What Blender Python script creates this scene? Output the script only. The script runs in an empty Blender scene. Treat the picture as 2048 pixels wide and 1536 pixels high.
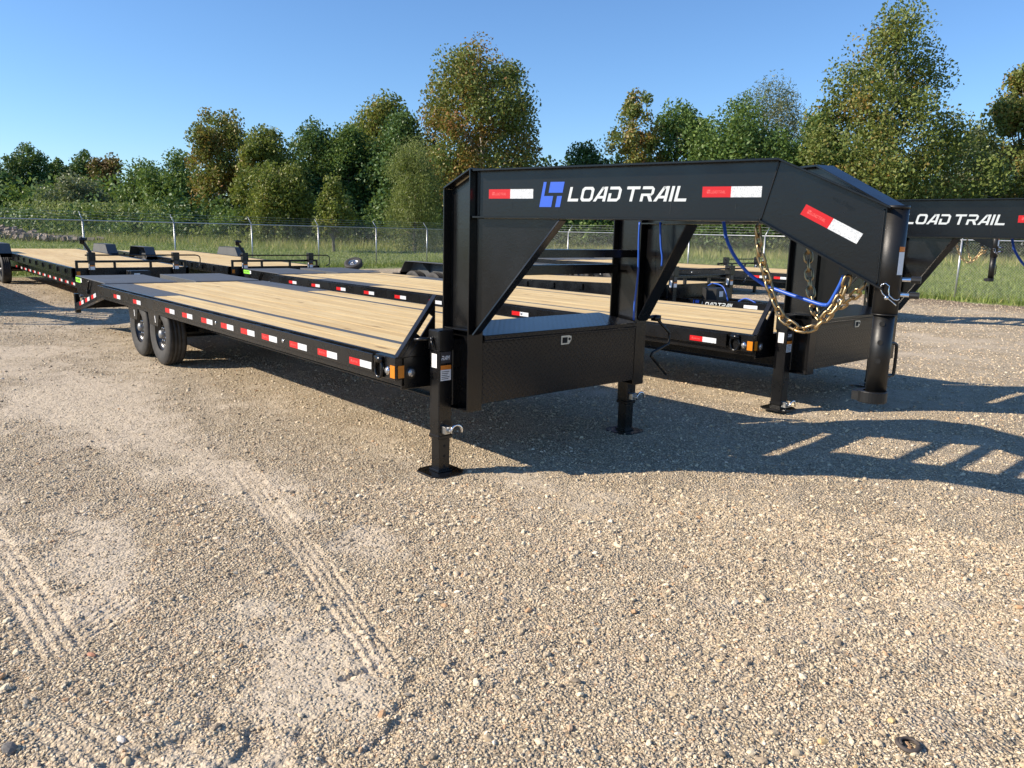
import bpy, math, random
import numpy as np
from mathutils import Vector, Matrix
R_ = math.radians
rng = np.random.default_rng(7)
random.seed(7)
S = bpy.context.scene
COL = S.collection

# ------------------------------------------------------------------ camera
cam_d = bpy.data.cameras.new('camera'); cam = bpy.data.objects.new('camera', cam_d); COL.objects.link(cam)
CP = Vector((4.6284, -4.2354, 1.7307))
rx = Vector((0.65380764, 0.75632855, 0.02242111)); ux = Vector((-0.15856429, 0.10797671, 0.98142671)); fx = Vector((-0.73986008, 0.64521947, -0.1905227))
M = Matrix((rx, ux, -fx)).transposed().to_4x4(); M.translation = CP
cam.matrix_world = M
cam_d.sensor_width = 36; cam_d.lens = 36 * 1556.5 / 2048; cam_d.clip_end = 2000; cam_d.clip_start = 0.05
S.camera = cam
# ------------------------------------------------------------------ sky, sun, exposure
SUN_EL = R_(32.3); SUN_AZ = math.atan2(-0.527, -0.85)
W = bpy.data.worlds.new('World'); S.world = W; W.use_nodes = True
wn = W.node_tree.nodes; wl = W.node_tree.links
bg = wn['Background']; sky = wn.new('ShaderNodeTexSky'); sky.sky_type = 'NISHITA'; sky.sun_disc = False
sky.sun_elevation = SUN_EL; sky.sun_rotation = SUN_AZ
sky.air_density = 1.0; sky.dust_density = 0.0; sky.ozone_density = 8.0; sky.altitude = 0
wl.new(sky.outputs[0], bg.inputs[0]); bg.inputs[1].default_value = 0.118
sd = bpy.data.lights.new('sun', 'SUN'); sd.energy = 5.0; sd.angle = R_(0.53); sd.color = (1.0, 0.885, 0.73)
so = bpy.data.objects.new('sun', sd); COL.objects.link(so)
so.rotation_euler = Vector((0.527 * math.cos(SUN_EL), 0.85 * math.cos(SUN_EL), -math.sin(SUN_EL))).to_track_quat('-Z', 'Y').to_euler()
so.location = (-10, -16, 14)
S.view_settings.view_transform = 'Standard'; S.view_settings.look = 'None'; S.view_settings.gamma = 1.0
S.view_settings.exposure = 0.60
S.render.engine = 'CYCLES'; S.cycles.max_bounces = 6; S.cycles.transparent_max_bounces = 8
S.cycles.use_adaptive_sampling = True

# ------------------------------------------------------------------ material helpers
class NT:
    def __init__(s, name):
        s.m = bpy.data.materials.new(name); s.m.use_nodes = True
        s.t = s.m.node_tree; s.n = s.t.nodes; s.b = s.n['Principled BSDF']; s.out = s.n['Material Output']
    def node(s, t, **k):
        o = s.n.new(t)
        for a, v in k.items(): setattr(o, a, v)
        return o
    def link(s, a, b): s.t.links.new(a, b)
    def put(s, v, sock):
        if hasattr(v, 'links') or hasattr(v, 'is_output'): s.link(v, sock)
        else: sock.default_value = v
    def math(s, op, a, b=0.0, c=0.0, clamp=False):
        o = s.node('ShaderNodeMath', operation=op, use_clamp=clamp)
        s.put(a, o.inputs[0]); s.put(b, o.inputs[1]); s.put(c, o.inputs[2]); return o.outputs[0]
    def obj(s): return s.node('ShaderNodeTexCoord').outputs['Object']
    def geo(s): return s.node('ShaderNodeNewGeometry').outputs['Position']
    def mapping(s, v, scale=(1, 1, 1), loc=(0, 0, 0)):
        o = s.node('ShaderNodeMapping'); s.link(v, o.inputs[0]); o.inputs['Scale'].default_value = scale; o.inputs['Location'].default_value = loc; return o.outputs[0]
    def noise(s, v, scale, detail=3.0, rough=0.55, out=0, dist=0.0):
        o = s.node('ShaderNodeTexNoise'); s.link(v, o.inputs['Vector']); o.inputs['Scale'].default_value = scale
        o.inputs['Detail'].default_value = detail; o.inputs['Roughness'].default_value = rough; o.inputs['Distortion'].default_value = dist; return o.outputs[out]
    def voronoi(s, v, scale, feature='F1', rand=1.0):
        o = s.node('ShaderNodeTexVoronoi', feature=feature); s.link(v, o.inputs['Vector']); o.inputs['Scale'].default_value = scale; o.inputs['Randomness'].default_value = rand; return o
    def ramp(s, v, stops, interp='LINEAR'):
        o = s.node('ShaderNodeValToRGB'); o.color_ramp.interpolation = interp; e = o.color_ramp.elements
        while len(e) < len(stops): e.new(0.5)
        for el, (p, c) in zip(e, stops): el.position = p; el.color = (*c, 1) if len(c) == 3 else c
        s.link(v, o.inputs[0]); return o.outputs[0]
    def mix(s, f, a, b, mode='MIX'):
        o = s.node('ShaderNodeMix', data_type='RGBA', blend_type=mode); s.put(f, o.inputs[0])
        for v, k in ((a, 6), (b, 7)):
            if isinstance(v, tuple): v = (*v, 1) if len(v) == 3 else v
            s.put(v, o.inputs[k])
        return o.outputs[2]
    def maprange(s, v, a, b, c=0.0, d=1.0, smooth=False):
        o = s.node('ShaderNodeMapRange', interpolation_type='SMOOTHSTEP' if smooth else 'LINEAR'); s.link(v, o.inputs[0])
        for i, x in enumerate((a, b, c, d)): o.inputs[i + 1].default_value = x
        return o.outputs[0]
    def bump(s, h, dist, strength=1.0, normal=None):
        o = s.node('ShaderNodeBump'); s.link(h, o.inputs['Height']); o.inputs['Distance'].default_value = dist; o.inputs['Strength'].default_value = strength
        if normal: s.link(normal, o.inputs['Normal'])
        return o.outputs[0]
    def set(s, **k):
        for a, v in k.items():
            i = s.b.inputs[a.replace('_', ' ')]
            if isinstance(v, tuple) and len(v) == 3: v = (*v, 1)
            s.put(v, i)
        return s.m

MAT = {}
def simple(name, col, rough=0.5, metal=0.0, spec=0.5, vary=0.0):
    t = NT(name)
    if vary:
        n = t.noise(t.obj(), 9.0, 4)
        c = t.mix(t.maprange(n, 0.3, 0.7), tuple(x * (1 - vary) for x in col), tuple(min(1, x * (1 + vary)) for x in col)); t.set(Base_Color=c)
    else: t.set(Base_Color=col)
    t.set(Roughness=rough, Metallic=metal, Specular_IOR_Level=spec); MAT[name] = t.m; return t.m

def m_paint(name, base, rough, bumpd, bscale, dust=0.06):
    t = NT(name); o = t.obj()
    n = t.noise(o, bscale, 5, 0.6); n2 = t.noise(o, 3.0, 5, 0.65)
    d = t.maprange(n2, 0.5, 0.85, 0, dust)
    sc_ = t.noise(t.mapping(o, (2.0, 2.0, 9.0)), 7.0, 6, 0.75); d = t.math('ADD', d, t.maprange(sc_, 0.68, 0.78, 0.0, 0.05))
    t.set(Base_Color=t.mix(d, base, (0.30, 0.27, 0.22)), Roughness=t.maprange(n2, 0.25, 0.8, rough - 0.06, rough + 0.14), Normal=t.bump(n, bumpd), Specular_IOR_Level=0.5)
    MAT[name] = t.m; return t.m
m_paint('paint_black', (0.0045, 0.0045, 0.005), 0.24, 0.0004, 30.0, 0.012)
m_paint('paint_web', (0.004, 0.004, 0.0045), 0.19, 0.0005, 55.0, 0.010)
m_paint('paint_tube', (0.006, 0.006, 0.006), 0.40, 0.0006, 60.0, 0.03)
m_paint('plate_grey', (0.085, 0.088, 0.090), 0.50, 0.002, 160.0, 0.10)  # black-painted steel; sky reflection put into the base colour as grey
# diamond tread plate
t = NT('tread_plate'); sep = t.node('ShaderNodeSeparateXYZ'); t.link(t.obj(), sep.inputs[0])
u = sep.outputs[1]; v = t.math('ADD', sep.outputs[2], sep.outputs[0]); K = 20.0
a = t.math('MULTIPLY', t.math('ADD', u, v), K); b = t.math('MULTIPLY', t.math('SUBTRACT', u, v), K)
par = t.math('FLOORED_MODULO', t.math('ADD', t.math('FLOOR', a), t.math('FLOOR', b)), 2.0)
fa = t.math('ABSOLUTE', t.math('SUBTRACT', t.math('FRACT', a), 0.5)); fb = t.math('ABSOLUTE', t.math('SUBTRACT', t.math('FRACT', b), 0.5))
p0 = t.math('MAXIMUM', t.math('MULTIPLY', fa, 1.05), t.math('MULTIPLY', fb, 3.0)); p1 = t.math('MAXIMUM', t.math('MULTIPLY', fa, 3.0), t.math('MULTIPLY', fb, 1.05))
pp = t.math('ADD', t.math('MULTIPLY', p0, t.math('SUBTRACT', 1.0, par)), t.math('MULTIPLY', p1, par))
h = t.maprange(pp, 0.48, 0.30, 0, 1, True)
MAT['tread_plate'] = t.set(Base_Color=(0.006, 0.006, 0.007), Roughness=0.22, Normal=t.bump(h, 0.010))
# pine planks
t = NT('pine'); o = t.obj(); rnd = t.node('ShaderNodeObjectInfo').outputs['Random']
off = t.node('ShaderNodeCombineXYZ'); t.link(t.math('MULTIPLY', rnd, 83.0), off.inputs[0]); t.link(t.math('MULTIPLY', rnd, 31.0), off.inputs[1])
va = t.node('ShaderNodeVectorMath', operation='ADD'); t.link(o, va.inputs[0]); t.link(off.outputs[0], va.inputs[1]); vv = va.outputs[0]
g1 = t.noise(t.mapping(vv, (0.55, 16, 16)), 1.6, 5, 0.6, dist=0.6); g2 = t.noise(t.mapping(vv, (1.2, 60, 60)), 2.0, 3)
col = t.ramp(g1, [(0.28, (0.48, 0.315, 0.13)), (0.5, (0.72, 0.545, 0.27)), (0.75, (0.82, 0.67, 0.39))])
col = t.mix(t.maprange(g2, 0.35, 0.7, 0, 0.35), col, (0.34, 0.21, 0.09))
kn = t.voronoi(t.mapping(vv, (0.9, 4.4, 4.4)), 1.1).outputs['Distance']
col = t.mix(t.maprange(kn, 0.06, 0.13, 0.85, 0.0), col, (0.11, 0.05, 0.02))
ck = t.noise(t.mapping(vv, (1.3, 26, 26)), 1.0, 4, 0.7)
col = t.mix(t.maprange(ck, 0.62, 0.70, 0.0, 0.75), col, (0.14, 0.085, 0.04))
col = t.mix(t.maprange(t.math('FRACT', t.math('MULTIPLY', rnd, 7.3)), 0, 1, 0.0, 0.42), col, (0.50, 0.33, 0.14)); col = t.mix(t.maprange(t.noise(t.mapping(vv, (.35, 1.0, 1.0)), 1.2, 3), .45, .75, 0, .35), col, (0.84, 0.70, 0.40))
MAT['pine'] = t.set(Base_Color=col, Roughness=0.62, Normal=t.bump(t.math('ADD', g1, g2), 0.0012), Specular_IOR_Level=0.3)
simple('tape_red', (0.56, 0.012, 0.014), 0.30); simple('tape_white', (0.62, 0.64, 0.66), 0.35, vary=0.06); simple('tape_red_light', (0.80, 0.12, 0.11), 0.35)
simple('tape_white_light', (0.88, 0.89, 0.9), 0.3)
t = NT('tape_white_cells'); vo = t.voronoi(t.mapping(t.obj(), (1, 1, 1)), 170.0)
MAT['tape_white_cells'] = t.set(Base_Color=t.ramp(vo.outputs['Distance'], [(0.2, (0.42, 0.45, 0.47)), (0.7, (0.74, 0.76, 0.77))]), Roughness=0.35)
simple('logo_blue', (0.035, 0.12, 0.62), 0.4); simple('letter_white', (0.62, 0.66, 0.66), 0.45, vary=0.05)
simple('amber', (0.62, 0.20, 0.01), 0.3); simple('lens_clear', (0.55, 0.55, 0.55), 0.12, 0.6); simple('lens_red', (0.5, 0.02, 0.02), 0.15)
simple('chrome', (0.78, 0.80, 0.82), 0.14, 1.0); simple('steel_bare', (0.55, 0.55, 0.54), 0.35, 1.0)
simple('zinc_gold', (0.44, 0.32, 0.17), 0.36, 1.0, vary=0.3)
simple('hose_blue', (0.02, 0.09, 0.45), 0.38); simple('hose_pale', (0.10, 0.22, 0.62), 0.4); simple('black_plastic', (0.012, 0.012, 0.012), 0.45)
simple('steel_dull', (0.30, 0.30, 0.30), 0.42, 0.6); simple('rim_black', (0.035, 0.034, 0.034), 0.22); simple('rim_grey', (0.5, 0.51, 0.53), 0.3, 0.8)
t = NT('rubber'); n = t.noise(t.obj(), 14.0, 5)
MAT['rubber'] = t.set(Base_Color=t.ramp(n, [(0.3, (0.022, 0.021, 0.020)), (0.75, (0.055, 0.050, 0.044))]), Roughness=0.72)
simple('sticker_green', (0.30, 0.80, 0.05), 0.45); simple('sticker_white', (0.8, 0.8, 0.8), 0.5); simple('sticker_orange', (0.75, 0.22, 0.02), 0.5)
simple('sticker_dark', (0.05, 0.045, 0.05), 0.35); simple('ink', (0.05, 0.05, 0.05), 0.6); simple('dark_hole', (0.003, 0.003, 0.003), 0.8)
simple('galvanised', (0.46, 0.47, 0.47), 0.42, 0.75, vary=0.15)
simple('wire_galv', (0.40, 0.41, 0.41), 0.5, 0.3)
t = NT('bark'); n = t.noise(t.mapping(t.obj(), (3, 3, 0.7)), 2.5, 5)
MAT['bark'] = t.set(Base_Color=t.ramp(n, [(0.3, (0.09, 0.07, 0.05)), (0.7, (0.26, 0.22, 0.17))]), Roughness=0.85, Normal=t.bump(n, 0.03))
t = NT('bark_pale'); n = t.noise(t.mapping(t.obj(), (3, 3, 0.9)), 1.6, 5)
MAT['bark_pale'] = t.set(Base_Color=t.ramp(n, [(0.35, (0.16, 0.13, 0.09)), (0.6, (0.45, 0.42, 0.36))]), Roughness=0.8)
def m_leaf(name, stops, trans=0.35, rough=0.5):
    t = NT(name); at = t.node('ShaderNodeAttribute', attribute_name='tint')
    c = t.ramp(at.outputs['Fac'], stops); t.set(Base_Color=c, Roughness=rough, Specular_IOR_Level=0.35)
    tr = t.node('ShaderNodeBsdfTranslucent'); t.link(t.mix(0.5, c, (0.20, 0.26, 0.04)), tr.inputs[0])
    mx = t.node('ShaderNodeMixShader'); mx.inputs[0].default_value = trans; t.link(t.b.outputs[0], mx.inputs[1]); t.link(tr.outputs[0], mx.inputs[2]); t.link(mx.outputs[0], t.out.inputs[0])
    MAT[name] = t.m
m_leaf('leaf_sycamore', [(0.0, (0.266, 0.117, 0.034)), (0.28, (0.312, 0.180, 0.046)), (0.5, (0.242, 0.226, 0.055)), (0.8, (0.133, 0.180, 0.044)), (1.0, (0.204, 0.242, 0.062))], 0.3)
m_leaf('leaf_dark', [(0.0, (0.031, 0.073, 0.025)), (0.5, (0.068, 0.136, 0.037)), (1.0, (0.145, 0.230, 0.068))], 0.25)
m_leaf('leaf_mid', [(0.0, (0.054, 0.109, 0.028)), (0.5, (0.116, 0.194, 0.047)), (1.0, (0.209, 0.287, 0.078))], 0.32)
m_leaf('leaf_yellow', [(0.0, (0.090, 0.120, 0.026)), (0.5, (0.187, 0.224, 0.045)), (0.85, (0.284, 0.284, 0.067)), (1.0, (0.329, 0.224, 0.060))], 0.35)
m_leaf('leaf_willow', [(0.0, (0.110, 0.138, 0.039)), (0.5, (0.220, 0.261, 0.076)), (1.0, (0.330, 0.358, 0.131))], 0.4)
m_leaf('leaf_rust', [(0.0, (0.120, 0.066, 0.024)), (0.5, (0.204, 0.120, 0.042)), (1.0, (0.144, 0.156, 0.036))], 0.3)
m_leaf('leaf_grey', [(0.0, (0.076, 0.109, 0.059)), (0.5, (0.143, 0.176, 0.092)), (1.0, (0.252, 0.252, 0.143))], 0.3)
m_leaf('grass_blade', [(0.0, (0.125, 0.189, 0.041)), (0.45, (0.263, 0.325, 0.080)), (0.75, (0.441, 0.420, 0.157)), (1.0, (0.756, 0.609, 0.315))], 0.35, 0.6)

# ------------------------------------------------------------------ mesh helpers
class MB:
    def __init__(s): s.v = []; s.f = []; s.mi = []
    def add(s, vs, fs, mi=0):
        b = len(s.v); s.v += [tuple(p) for p in vs]; s.f += [tuple(b + i for i in f) for f in fs]; s.mi += [mi] * len(fs); return s
    def box(s, x0, x1, y0, y1, z0, z1, mi=0):
        return s.add([(x, y, z) for z in (z0, z1) for y in (y0, y1) for x in (x0, x1)], [(0, 2, 3, 1), (4, 5, 7, 6), (0, 1, 5, 4), (2, 6, 7, 3), (0, 4, 6, 2), (1, 3, 7, 5)], mi)
    def hexa(s, p, mi=0):
        return s.add(p, [(0, 3, 2, 1), (4, 5, 6, 7), (0, 1, 5, 4), (1, 2, 6, 5), (2, 3, 7, 6), (3, 0, 4, 7)], mi)
    def prism(s, poly, d, mi=0):
        n = len(poly); d = Vector(d); a = [Vector(p) for p in poly]
        return s.add(a + [p + d for p in a], [tuple(reversed(range(n))), tuple(range(n, 2 * n))] + [(i, (i + 1) % n, n + (i + 1) % n, n + i) for i in range(n)], mi)
    def bar(s, p0, p1, wd, ht, up=(0, 0, 1), mi=0):
        p0 = Vector(p0); p1 = Vector(p1); d = (p1 - p0).normalized(); sd_ = d.cross(Vector(up)).normalized(); u_ = sd_.cross(d)
        q = [sd_ * (wd / 2 * a) + u_ * (ht / 2 * b) for a, b in ((-1, -1), (1, -1), (1, 1), (-1, 1))]
        return s.hexa([p0 + k for k in q] + [p1 + k for k in q], mi)
    def cyl(s, p0, p1, r, n=12, mi=0, r1=None):
        p0 = Vector(p0); p1 = Vector(p1); r1 = r if r1 is None else r1; d = (p1 - p0).normalized()
        a = d.orthogonal().normalized(); b = d.cross(a)
        c = [(math.cos(2 * math.pi * i / n), math.sin(2 * math.pi * i / n)) for i in range(n)]
        vs = [p0 + (a * x + b * y) * r for x, y in c] + [p1 + (a * x + b * y) * r1 for x, y in c]
        return s.add(vs, [tuple(reversed(range(n))), tuple(range(n, 2 * n))] + [(i, (i + 1) % n, n + (i + 1) % n, n + i) for i in range(n)], mi)
    def tube(s, pts, r, n=8, mi=0, closed=False):
        P = [Vector(p) for p in pts]; m = len(P); rs = r if hasattr(r, '__len__') else [r] * m
        T = []
        for i in range(m):
            q0 = P[(i - 1) % m] if closed or i > 0 else P[i]; q1 = P[(i + 1) % m] if closed or i < m - 1 else P[i]
            T.append((q1 - q0).normalized())
        a = T[0].orthogonal().normalized(); vs = []
        for i in range(m):
            a = (a - T[i] * a.dot(T[i])).normalized(); b = T[i].cross(a)
            vs += [P[i] + (a * math.cos(2 * math.pi * k / n) + b * math.sin(2 * math.pi * k / n)) * rs[i] for k in range(n)]
        fs = []
        for i in range(m if closed else m - 1):
            j = (i + 1) % m
            fs += [(i * n + k, i * n + (k + 1) % n, j * n + (k + 1) % n, j * n + k) for k in range(n)]
        if not closed: fs += [tuple(reversed(range(n))), tuple(range((m - 1) * n, m * n))]
        return s.add(vs, fs, mi)
    def lathe(s, prof, c, n=32, mi=0):          # about the y axis; prof (r, y)
        m = len(prof); vs = []
        for k in range(n):
            ca, sa = math.cos(2 * math.pi * k / n), math.sin(2 * math.pi * k / n)
            vs += [(c[0] + r * ca, c[1] + y, c[2] + r * sa) for r, y in prof]
        fs = [(k * m + i, k * m + i + 1, ((k + 1) % n) * m + i + 1, ((k + 1) % n) * m + i) for k in range(n) for i in range(m - 1)]
        return s.add(vs, fs, mi)
    def shear(s, k): s.v = [(x, y, z + k * x) for x, y, z in s.v]; return s
    def mesh(s, name, mats, smooth=False):
        me = bpy.data.meshes.new(name); me.from_pydata(s.v, [], s.f)
        for m_ in (mats if isinstance(mats, (list, tuple)) else [mats]): me.materials.append(MAT[m_])
        me.polygons.foreach_set('material_index', s.mi)
        if smooth: me.polygons.foreach_set('use_smooth', [True] * len(s.f))
        me.update(); return me
    def build(s, name, mats, parent=None, smooth=False, bevel=0.0, loc=None):
        o = bpy.data.objects.new(name, s.mesh(name, mats, smooth)); COL.objects.link(o)
        if parent: o.parent = parent
        if loc: o.location = loc
        if bevel:
            b = o.modifiers.new('bevel', 'BEVEL'); b.width = bevel; b.segments = 1; b.limit_method = 'ANGLE'; b.angle_limit = R_(40)
        return o
def inst(me, name, parent=None, loc=(0, 0, 0), rot=None):
    o = bpy.data.objects.new(name, me); COL.objects.link(o); o.parent = parent; o.location = loc
    if rot: o.rotation_euler = rot
    return o
def empty(name, loc=(0, 0, 0)):
    o = bpy.data.objects.new(name, None); COL.objects.link(o); o.location = loc; o.empty_display_size = 0.2; return o
def tag(o, label=None, cat=None, group=None, kind=None):
    for k, v_ in (('label', label), ('category', cat), ('group', group), ('kind', kind)):
        if v_: o[k] = v_
    return o
def np_mesh(name, V, F, mats, attrs=None, smooth=False, mi=None):
    V = np.ascontiguousarray(V, np.float32); F = np.ascontiguousarray(F, np.int32); k = F.shape[1]
    me = bpy.data.meshes.new(name); me.vertices.add(len(V)); me.vertices.foreach_set('co', V.ravel())
    me.loops.add(F.size); me.loops.foreach_set('vertex_index', F.ravel())
    me.polygons.add(len(F)); me.polygons.foreach_set('loop_start', np.arange(0, F.size, k, dtype=np.int32))
    if smooth: me.polygons.foreach_set('use_smooth', np.ones(len(F), bool))
    for m_ in mats: me.materials.append(MAT[m_])
    if mi is not None: me.polygons.foreach_set('material_index', np.ascontiguousarray(mi, np.int32))
    for an, av in (attrs or {}).items():
        a_ = me.attributes.new(an, 'FLOAT', 'POINT'); a_.data.foreach_set('value', np.ascontiguousarray(av, np.float32))
    me.update(calc_edges=True); return me
def np_obj(name, me, parent=None):
    o = bpy.data.objects.new(name, me); COL.objects.link(o); o.parent = parent; return o

# ------------------------------------------------------------------ numpy noise
_P = rng.permutation(4096)
_G = rng.random(4096).astype(np.float32)
def vnoise(x, y):
    xi = np.floor(x).astype(np.int64); yi = np.floor(y).astype(np.int64); fx_ = x - xi; fy_ = y - yi
    fx_ = fx_ * fx_ * (3 - 2 * fx_); fy_ = fy_ * fy_ * (3 - 2 * fy_)
    h_ = lambda a_, b_: _G[(_P[(a_ & 4095)] + b_ * 57) & 4095]
    return (h_(xi, yi) * (1 - fx_) + h_(xi + 1, yi) * fx_) * (1 - fy_) + (h_(xi, yi + 1) * (1 - fx_) + h_(xi + 1, yi + 1) * fx_) * fy_
def fbm(x, y, o=4, g=0.5):
    r = 0; a_ = 1; t_ = 0
    for i in range(o): r = r + a_ * vnoise(x + 17.3 * i, y - 9.1 * i); t_ += a_; a_ *= g; x = x * 2.03; y = y * 2.03
    return r / t_
def sstep(a_, b_, x): t_ = np.clip((x - a_) / (b_ - a_), 0, 1); return t_ * t_ * (3 - 2 * t_)

# ------------------------------------------------------------------ ground
TRACKS = [((-6.5, -0.55), (-1.93, -1.85), .20, .5), ((-1.93, -1.85), (2.3, -2.77), .17, 1.0), ((-3.0, -3.85), (1.38, -3.70), .19, 1.0), ((0.60, -3.78), (0.86, -3.36), .15, .7), ((1.18, -3.70), (0.86, -3.32), .17, .8),
          ((0.98, -2.36), (0.76, -1.92), .17, .8), ((1.5, -3.86), (2.9, -3.46), .20, .8), ((2.0, -3.62), (3.2, -3.2), .19, .6), ((-4, -1.1), (3.5, -1.1), .2, .25), ((0.5, -1.35), (2.6, -0.9), .19, .3), ((-6, -3.0), (-0.5, -2.7), .22, .4)]
def track_h(X0, Y0):
    X0 = np.asarray(X0, float); shp = X0.shape; X0 = X0.ravel(); Y0 = np.asarray(Y0, float).ravel(); H0 = np.zeros_like(X0); F0 = np.zeros_like(X0)
    for (a_, b_, w_, amp) in TRACKS:
        dx, dy = b_[0] - a_[0], b_[1] - a_[1]; L_ = math.hypot(dx, dy); dx /= L_; dy /= L_
        s_ = (X0 - a_[0]) * dx + (Y0 - a_[1]) * dy; t_ = -(X0 - a_[0]) * dy + (Y0 - a_[1]) * dx
        sel = np.nonzero((np.abs(t_) < w_ / 2 + .12) & (s_ > 0) & (s_ < L_))[0]
        if not len(sel): continue
        s_, t_ = s_[sel], t_[sel] + .02 * np.sin(s_[sel] * 1.3)
        ends = sstep(0, .22 * L_, s_) * sstep(L_, L_ - .15 * min(L_, 2), s_)
        m_ = ends * sstep(w_ / 2 + .02, w_ / 2 - .015, np.abs(t_ + .02 * (fbm(s_ * 14, t_ * 14, 2) - .5)))
        m_ = m_ * sstep(.25, .5, fbm(s_ * 1.1 + a_[0], t_ * 3 + a_[1], 2) + .10 * amp - .02)
        rib = np.cos(t_ / w_ * 2 * math.pi * 4.0)
        lug = np.cos(s_ / .045 * 2 * math.pi + np.sign(rib) * 1.2)
        prof = .0050 * np.clip(rib * 1.5, -1, 1) * (.55 + .9 * fbm(s_ * 6, t_ * 9, 2)) + .0030 * lug * (rib > 0) - .004
        H0[sel] += amp * m_ * prof + amp * .003 * ends * np.exp(-((np.abs(t_) - w_ / 2 - .02) / .022) ** 2) * fbm(s_ * 8, t_ * 3, 2)
        F0[sel] = np.maximum(F0[sel], m_ * amp)
    return H0.reshape(shp), F0.reshape(shp)
DUST = [(.9, -3.52, .55, .22, .26), (1.65, -2.88, .75, .24, .26), (2.25, -3.05, .45, .38, .24), (-1.7, -2.35, 1.3, .30, .20), (-.2, -2.25, .7, .22, .30), (.25, -3.25, .5, .25, .25), (-4.2, -2.4, 2.0, .5, .28), (2.4, -3.55, .5, .2, .2), (1.0, -2.15, .35, .3, .3), (-7, -3.2, 3, .8, .25)]
def dust_mask(x, y):
    d = .50 * fbm(x * .8 + 3.1, y * 1.1 + 1.7, 4) + .42 * fbm(x * 4.5, y * 4.5, 5, .7) - .03 + .07 * sstep(2.6, .2, x - .35 * y - 1.2)
    for cx0, cy0, sx0, sy0, am in DUST: d = d + am * np.exp(-((x - cx0) / sx0) ** 2 - ((y - cy0) / sy0) ** 2)
    return .95 * sstep(.47, .72, d)
def broad(x, y):
    return .07 * np.exp(-((x - 1.2) ** 2 + (y - 4.4) ** 2) / (2 * 1.7 ** 2)) + .55 * sstep(30, 50, -.70 * x + .71 * y) + .5 * sstep(-60, -110, x)
FEET = [(.162, -1.0175, .5), (.162, 1.0175, .5), (.652, 2.76, .5), (.652, 4.80, .5), (-5.56, -1.1, .6), (-6.44, -1.1, .6), (-10.0, -1.2, .4)]
def ground_h(x, y, fine=True):
    r = np.hypot(x - CP.x, y - CP.y); near = sstep(14, 4, r)
    th, fl = track_h(x, y); d = dust_mask(x, y)
    h_ = broad(x, y) + .030 * (fbm(x * .7, y * .7, 3) - .5) * sstep(40, 10, r); h0_ = broad(x, y)
    if fine:
        h_ += near * (.020 * (fbm(x * 4.5, y * 4.5, 3) - .5) + (1 - .65 * d) * (1 - .8 * fl) * .014 * (fbm(x * 26, y * 26, 2) - .5))
        l_ = fbm(x * 9, y * 7, 2); zone = np.exp(-((x - 2.1) ** 2 / .35 + (y + 3.0) ** 2 / .5)); h_ += zone * near * -.022 * sstep(.58, .72, l_)
        h_ += th * near
    for fx0, fy0, fr in FEET:
        w_ = sstep(fr, fr * .45, np.hypot(x - fx0, y - fy0)); h_ = h_ * (1 - w_) + (h0_ - .002) * w_
    return h_
thf = np.concatenate([np.linspace(-1.45, -.80, 24)[:-1], np.linspace(-.80, .80, 490), np.linspace(.80, 2 * math.pi - 1.45, 70)[1:-1]])
rr = np.concatenate([[0.35, .8], np.exp(np.arange(math.log(1.25), math.log(8), .0035)), np.exp(np.arange(math.log(8.03), math.log(70), .0085)), [80, 100, 130, 180, 260, 400, 700, 1200]])
yaw0 = math.atan2(fx.y, fx.x)
TH, RR = np.meshgrid(yaw0 - thf, rr)
GX = CP.x + RR * np.cos(TH); GY = CP.y + RR * np.sin(TH); GZ = ground_h(GX, GY)
nr, nt_ = GX.shape
V = np.stack([GX, GY, GZ], -1).reshape(-1, 3); V = np.vstack([V, [[CP.x, CP.y, 0]]])
i, j = np.meshgrid(np.arange(nr - 1), np.arange(nt_), indexing='ij'); jn = (j + 1) % nt_
F = np.stack([i * nt_ + j, i * nt_ + jn, (i + 1) * nt_ + jn, (i + 1) * nt_ + j], -1).reshape(-1, 4)
cap = np.stack([np.arange(nt_), (np.arange(nt_) + 1) % nt_, np.full(nt_, len(V) - 1), np.full(nt_, len(V) - 1)], -1)
def in_lot(x, y): e_ = .8 * (fbm(x * .8, y * .8, 3) - .5); return (y < 21.4 + e_) & (x > -26.9 + .14 * (19 - y) * .99 + e_ - .14 * (19 - y) * .99 + .14 * np.clip(19 - y, 0, 60) + 0) & (x < 60)
t = NT('gravel'); o = t.geo()
d_at = t.node('ShaderNodeAttribute', attribute_name='dust').outputs['Fac']
v1 = t.voronoi(o, 72.0); v2 = t.voronoi(o, 29.0)
c1 = t.ramp(t.node('ShaderNodeSeparateColor').outputs[0], [(0, (0, 0, 0)), (1, (1, 1, 1))])
sp = t.node('ShaderNodeSeparateColor'); t.link(v1.outputs['Color'], sp.inputs[0]); sp2 = t.node('ShaderNodeSeparateColor'); t.link(v2.outputs['Color'], sp2.inputs[0])
PEB = [(0.0, (0.134, 0.111, 0.086)), (0.10, (0.350, 0.272, 0.181)), (0.34, (0.637, 0.504, 0.318)), (0.54, (0.503, 0.417, 0.301)), (0.74, (0.802, 0.669, 0.456)), (0.88, (0.678, 0.582, 0.430)), (0.93, (0.514, 0.291, 0.138)), (1.0, (0.900, 0.814, 0.654))]
cs = t.ramp(sp.outputs[0], PEB); cb = t.ramp(sp2.outputs[1], PEB)
big = t.math('MULTIPLY', t.math('GREATER_THAN', sp2.outputs[0], 0.70), t.maprange(v2.outputs['Distance'], 0.34, 0.28))
col = t.mix(big, cs, cb)
edge = t.maprange(v1.outputs['Distance'], 0.32, 0.60, 0, 0.7); col = t.mix(edge, col, (0.15, 0.12, 0.085))  # gap shadows between the stones painted into the colour
n1 = t.noise(o, 0.9, 5, 0.6); n3 = t.noise(o, 60.0, 3)
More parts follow.
